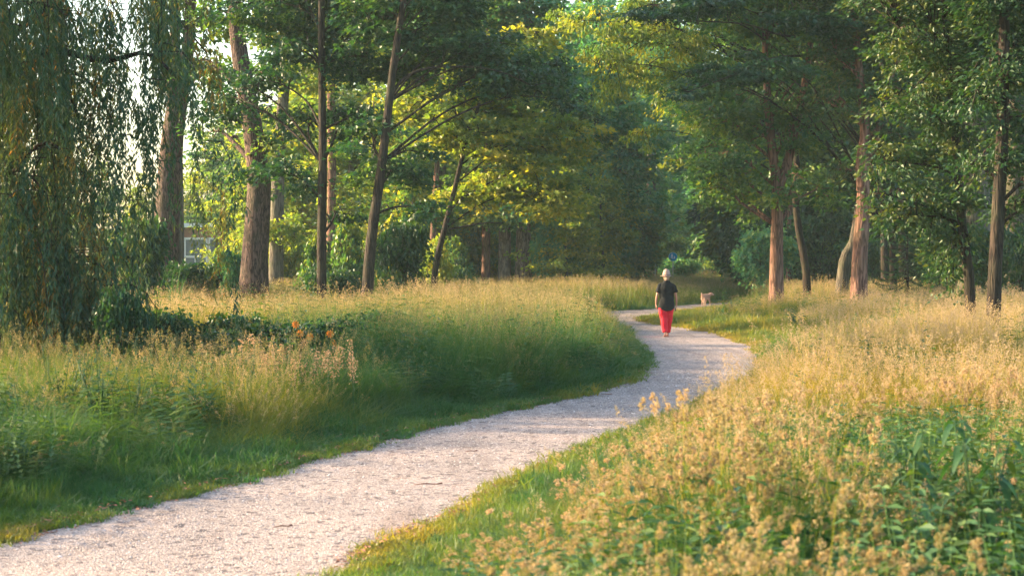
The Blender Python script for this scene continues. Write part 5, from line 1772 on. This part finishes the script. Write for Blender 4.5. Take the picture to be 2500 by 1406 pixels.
def person():
    x, y = G(1627, 823)
    root = empty("person", (x, y, .006), "woman walking away in a black t-shirt, red trousers and pale brimmed hat", "person")
    root.rotation_euler = (0, 0, rad(-2))
    # joints: x right, y forward (away from the camera), z up. Left foot trails (heel lifted), right foot is ahead
    V, E, Rd = [], [], []

    def add(p, r, parent=None):
        V.append(p); Rd.append(r)
        if parent is not None:
            E.append((parent, len(V) - 1))
        return len(V) - 1
    pel = add((0, 0, .86), (.13, .09))
    wai = add((0, .01, 1.02), (.12, .08), pel)
    che = add((0, 0, 1.20), (.135, .09), wai)
    shl = add((0, -.01, 1.34), (.10, .07), che)
    nk = add((0, .0, 1.41), .048, shl)
    n2 = add((0, .015, 1.46), .047, nk)
    h1 = add((0, .03, 1.52), (.068, .08), n2)
    h2 = add((0, .03, 1.58), (.072, .085), h1)
    add((0, .03, 1.63), (.05, .06), h2)
    for s in (-1, 1):
        sh = add((s * .155, -.01, 1.30), .052, shl)
        ua = add((s * .20, -.02, 1.20), .043, sh)
        el = add((s * .235, -.035 if s < 0 else -.01, 1.06), .036, ua)
        fa = add((s * .255, .0 if s < 0 else .04, .94), .032, el)
        wr = add((s * .258, .03 if s < 0 else .09, .84), .023, fa)
        pm = add((s * .258, .035 if s < 0 else .10, .79), (.018, .034), wr)
        pk = add((s * .257, .04 if s < 0 else .11, .755), (.014, .034), pm)
        for f, (dy, ln) in enumerate(((-.026, .055), (-.009, .065), (.009, .06), (.025, .048))):
            a = add((s * .257, V[pk][1] + dy, .745), .0085, pk)
            b = add((s * .248, V[pk][1] + dy + .004, .745 - ln * .55), .008, a)
            add((s * .231, V[pk][1] + dy + .01, .745 - ln), .007, b)
        th = add((s * .245, V[pm][1] - .036, .775), .010, pm)
        add((s * .235, V[pm][1] - .045, .745), .008, th)
        hp = add((s * .085, 0, .80), (.082, .085), pel)
        if s < 0:
            kn = add((-.06, .0, .47), .056, hp)
            cf = add((-.045, -.05, .32), .052, kn)
            an = add((-.03, -.10, .13), .034, cf)
            hl = add((-.03, -.105, .085), .030, an)
            bl = add((-.035, .0, .028), (.036, .022), hl)
            add((-.04, .06, .018), (.034, .014), bl)
        else:
            kn = add((.06, .10, .45), .056, hp)
            cf = add((.05, .13, .30), .050, kn)
            an = add((.04, .17, .09), .033, cf)
            hl = add((.04, .165, .045), .030, an)
            bl = add((.05, .27, .028), (.036, .022), hl)
            add((.052, .33, .018), (.034, .014), bl)
    skin_mesh("body", V, E, Rd, M_SKIN, root, root_i=0)
    # t-shirt
    mb = MB()
    loft(mb, [(.0, -.01, .665, .11, .10), (.0, .0, .70, .17, .13), (0, 0, .76, .198, .14), (0, .0, .86, .195, .145), (0, .005, .98, .178, .13), (0, 0, 1.10, .178, .128), (0, -.005, 1.22, .192, .13), (0, -.005, 1.29, .186, .118), (0, -.005, 1.345, .155, .10), (0, 0, 1.39, .10, .078), (0, .005, 1.425, .062, .06)], n=28, cap0=True, cap1=True)
    for s in (-1, 1):
        c = [(s * .10, -.008, 1.335), (s * .160, -.012, 1.295), (s * .200, -.02, 1.20), (s * .218, -.024, 1.13)]
        tube(mb, c, [.05, .064, .062, .064], n=14)
    o = link_mesh("shirt", mb.mesh("shirt", smooth=True), M_SHIRT, root)
    remesh(o, .011, 3)
    # curved hem, lower at the right back: a tail piece fused below
    mb = MB()
    # trousers
    loft(mb, [(0, 0, .76, .185, .13), (0, 0, .86, .18, .13), (0, 0, .93, .165, .12)], n=24, cap0=True, cap1=True)
    tube(mb, [(-.085, 0, .82), (-.085, .01, .66), (-.066, .02, .47), (-.052, -.05, .30), (-.035, -.095, .135)], [.108, .104, .086, .076, .060], n=18)
    tube(mb, [(.085, 0, .82), (.08, .05, .66), (.06, .10, .45), (.05, .135, .29), (.042, .168, .115)], [.108, .104, .086, .076, .060], n=18)
    o = link_mesh("trousers", mb.mesh("trousers", smooth=True), M_TROUSER, root)
    remesh(o, .011, 3)
    # hair under the hat, gathered low
    mb = MB()
    loft(mb, [(0, .02, 1.445, .03, .03), (0, .015, 1.47, .066, .066), (0, .015, 1.53, .083, .09), (0, .02, 1.60, .082, .09)], n=18, cap0=True, cap1=True)
    loft(mb, [(.0, -.075, 1.45, .018, .014), (.005, -.085, 1.485, .036, .026), (.005, -.075, 1.52, .03, .02)], n=12, cap0=True, cap1=True)
    link_mesh("hair", mb.mesh("hair", smooth=True), M_HAIR, root)
    # hat
    mb = MB()
    loft(mb, [(0, .02, 1.545, .17, .175), (0, .02, 1.552, .165, .17), (0, .02, 1.558, .10, .11), (0, .02, 1.60, .096, .105), (0, .02, 1.655, .082, .09), (.0, .02, 1.70, .058, .065), (0, .02, 1.722, .025, .03)], n=28, cap1=True)
    loft(mb, [(0, .02, 1.5445, .17, .175), (0, .02, 1.5445, .09, .10)], n=28)
    hat = link_mesh("hat", mb.mesh("hat", smooth=True), M_HAT, root)
    mb = MB()
    loft(mb, [(0, .02, 1.560, .1025, .1125), (0, .02, 1.585, .1005, .11)], n=28)
    link_mesh("hat_band", mb.mesh("hat_band", smooth=True), M_BAND, hat)
    mb = MB()
    tube(mb, [(0, -.085, 1.59), (0, -.082, 1.63), (0, -.063, 1.68), (0, -.02, 1.722)], [.007, .007, .006, .004], n=6)
    link_mesh("hat_seam", mb.mesh("hat_seam", smooth=True), M_BAND, hat)
    # sandals
    for pts, rr_ in (([(-.03, -.125, .06), (-.033, -.05, .04), (-.036, .0, .012), (-.04, .075, .010)], .034), ([(.04, .135, .010), (.045, .20, .010), (.05, .27, .010), (.053, .345, .010)], .034)):
        mb = MB()
        q = curve(pts, 9)
        for a, b in zip(q[:-1], q[1:]):
            pass
        n = len(q)
        wd = np.interp(np.linspace(0, 1, n), [0, .2, .7, 1], [.026, .032, .042, .022])
        v = []
        for p, w in zip(q, wd):
            v += [(p[0] - w, p[1], p[2] - .006), (p[0] + w, p[1], p[2] - .006), (p[0] + w, p[1], p[2] + .008), (p[0] - w, p[1], p[2] + .008)]
        qd = []
        for k in range(n - 1):
            for j in range(4):
                j2 = (j + 1) % 4
                qd.append([4 * k + j, 4 * k + j2, 4 * k + 4 + j2, 4 * k + 4 + j])
        qd += [[3, 2, 1, 0], [4 * n - 4, 4 * n - 3, 4 * n - 2, 4 * n - 1]]
        mb.add(v, quads=qd)
        k = 3
        tube(mb, [tuple(q[5] + np.array([-.04, 0, .0])), tuple(q[5] + np.array([0, 0, .055])), tuple(q[5] + np.array([.04, 0, .0]))], [.008, .009, .008], n=6)
        link_mesh("sandal", mb.mesh("sandal", smooth=False), M_SANDAL, root)
    # thing held in the right hand
    mb = MB()
    box(mb, (-.022, -.035, -.055), (.012, .035, .02))
    tube(mb, [(-.005, 0, -.05), (-.012, .02, -.075), (-.005, .03, -.09)], [.008, .007, .005], n=6)
    p = root.matrix_basis @ Vector((.208, .12, .725))
    o = link_mesh("leash_handle", mb.mesh("leash_handle"), M_BLACK, None, (x + .24, y + .115, .722))
    bv = o.modifiers.new("bevel", 'BEVEL'); bv.width = .008; bv.segments = 2
    props(o, "small black leash handle held in the woman's right hand", "leash handle")


person()


def dog():
    x, y = G(1722, 748)
    root = empty("dog", (x, y, .006), "shaggy tan dog walking off to the right ahead of the woman", "dog")
    root.rotation_euler = (0, 0, rad(54))     # nose points right and away
    M_FUR = plain_mat("tan_fur", (.46, .29, .21), .95, .25, 26, bump=.8)
    V, E, Rd = [], [], []

    def add(p, r, parent=None):
        V.append(p); Rd.append(r)
        if parent is not None:
            E.append((parent, len(V) - 1))
        return len(V) - 1
    # local: nose towards +X (then rotated), z up
    chest = add((.20, 0, .40), (.105, .12))
    mid = add((.02, 0, .41), (.10, .105), chest)
    rump = add((-.17, 0, .425), (.10, .10), mid)
    wi = add((.27, 0, .45), (.085, .09), chest)
    nk = add((.35, -.02, .50), (.060, .068), wi)
    hd = add((.41, -.06, .53), (.070, .070), nk)
    mz = add((.45, -.13, .495), (.038, .034), hd)
    add((.465, -.17, .48), (.027, .025), mz)
    t1 = add((-.26, 0, .47), .028, rump)
    t2 = add((-.31, 0, .53), .022, t1)
    add((-.31, .01, .58), .014, t2)
    for s in (-1, 1):
        st = .05 * s
        a = add((-.17, s * .065, .33), (.062, .075), rump)
        b = add((-.12 + st, s * .075, .24), .042, a)
        c = add((-.22 + st, s * .075, .13), .024, b)
        d = add((-.20 + st, s * .075, .03), .022, c)
        add((-.165 + st, s * .075, .015), (.024, .016), d)
        a = add((.20, s * .07, .31), (.045, .055), chest)
        b = add((.20 - st, s * .075, .18), .027, a)
        c = add((.205 - st * 1.4, s * .075, .03), .020, b)
        add((.235 - st * 1.4, s * .075, .015), (.024, .016), c)
    o = skin_mesh("body", V, E, Rd, M_FUR, root)
    tx = bpy.data.textures.new("fur_clumps", 'CLOUDS')
    tx.noise_scale = .035
    dp = o.modifiers.new("fur", 'DISPLACE')
    dp.texture = tx
    dp.strength = .03
    dp.mid_level = .4
    M_EAR = plain_mat("tan_ear", (.34, .20, .14), .95, .2, 26)
    for s in (-1, 1):
        mb = MB()
        v = np.array([(-.03, 0, .045), (.03, 0, .05), (.035, .02, -.02), (.01, .03, -.075), (-.025, .025, -.03), (.0, .004, -.01)])
        v[:, 1] *= s
        v = v + np.array([.40 + s * .055, -.05 + s * .045, .545])
        mb.add(v, tris=[[0, 1, 2], [0, 2, 4], [4, 2, 3], [1, 0, 5], [2, 1, 5], [3, 2, 5], [4, 3, 5], [0, 4, 5]])
        e = link_mesh("ear", mb.mesh("ear"), M_EAR, root)
    # fur tufts
    rr = np.random.RandomState(3)
    mb = MB()
    N = 900
    t = rr.uniform(0, 1, N)
    a = rr.uniform(0, 6.28, N)
    c = np.stack([-.24 + .50 * t, .118 * np.cos(a), .41 + .118 * np.sin(a)], 1)
    ax = np.stack([-.8 * np.ones(N), .4 * np.cos(a), .3 * np.sin(a) - .5], 1) + rr.normal(0, .25, (N, 3))
    add_leaves(mb, c, ax, np.stack([np.zeros(N), np.cos(a), np.sin(a)], 1), .05, .012, .5)
    link_mesh("fur_coat", mb.mesh("fur_coat"), M_FUR, root)
    mb = MB()
    box(mb, (.458, -.205, .478), (.484, -.190, .498))
    link_mesh("nose", mb.mesh("nose"), M_BLACK, root)


dog()

# ------------------------------------------------------------------ haze
_seen, _tri, _all = set(), 0, 0
for _o in scene.objects:
    if _o.type == 'MESH':
        _t = len(_o.data.loops) - 2 * len(_o.data.polygons)
        _all += _t
        if _o.data.name not in _seen:
            _seen.add(_o.data.name)
            _tri += _t
print("TRIS unique", _tri, "with copies", _all)
if HAZE_DENSITY > 0:
    mb = MB()
    box(mb, (-90, -12, -1.0), (110, 230, 36.0))
    o = link_mesh("haze", mb.mesh("haze"), [], None)
    m, nt, out = new_mat("haze_air")
    pv = nd(nt, "ShaderNodeVolumePrincipled", Density=HAZE_DENSITY, Anisotropy=0.0)
    pv.inputs["Color"].default_value = (0.72, 0.93, 0.96, 1)
    nt.links.new(pv.outputs[0], out.inputs["Volume"])
    o.data.materials.append(m)
    props(o, "thin morning haze in the air between the trees", "haze", kind="stuff")
    cy.volume_step_rate = 5
    cy.volume_max_steps = 32
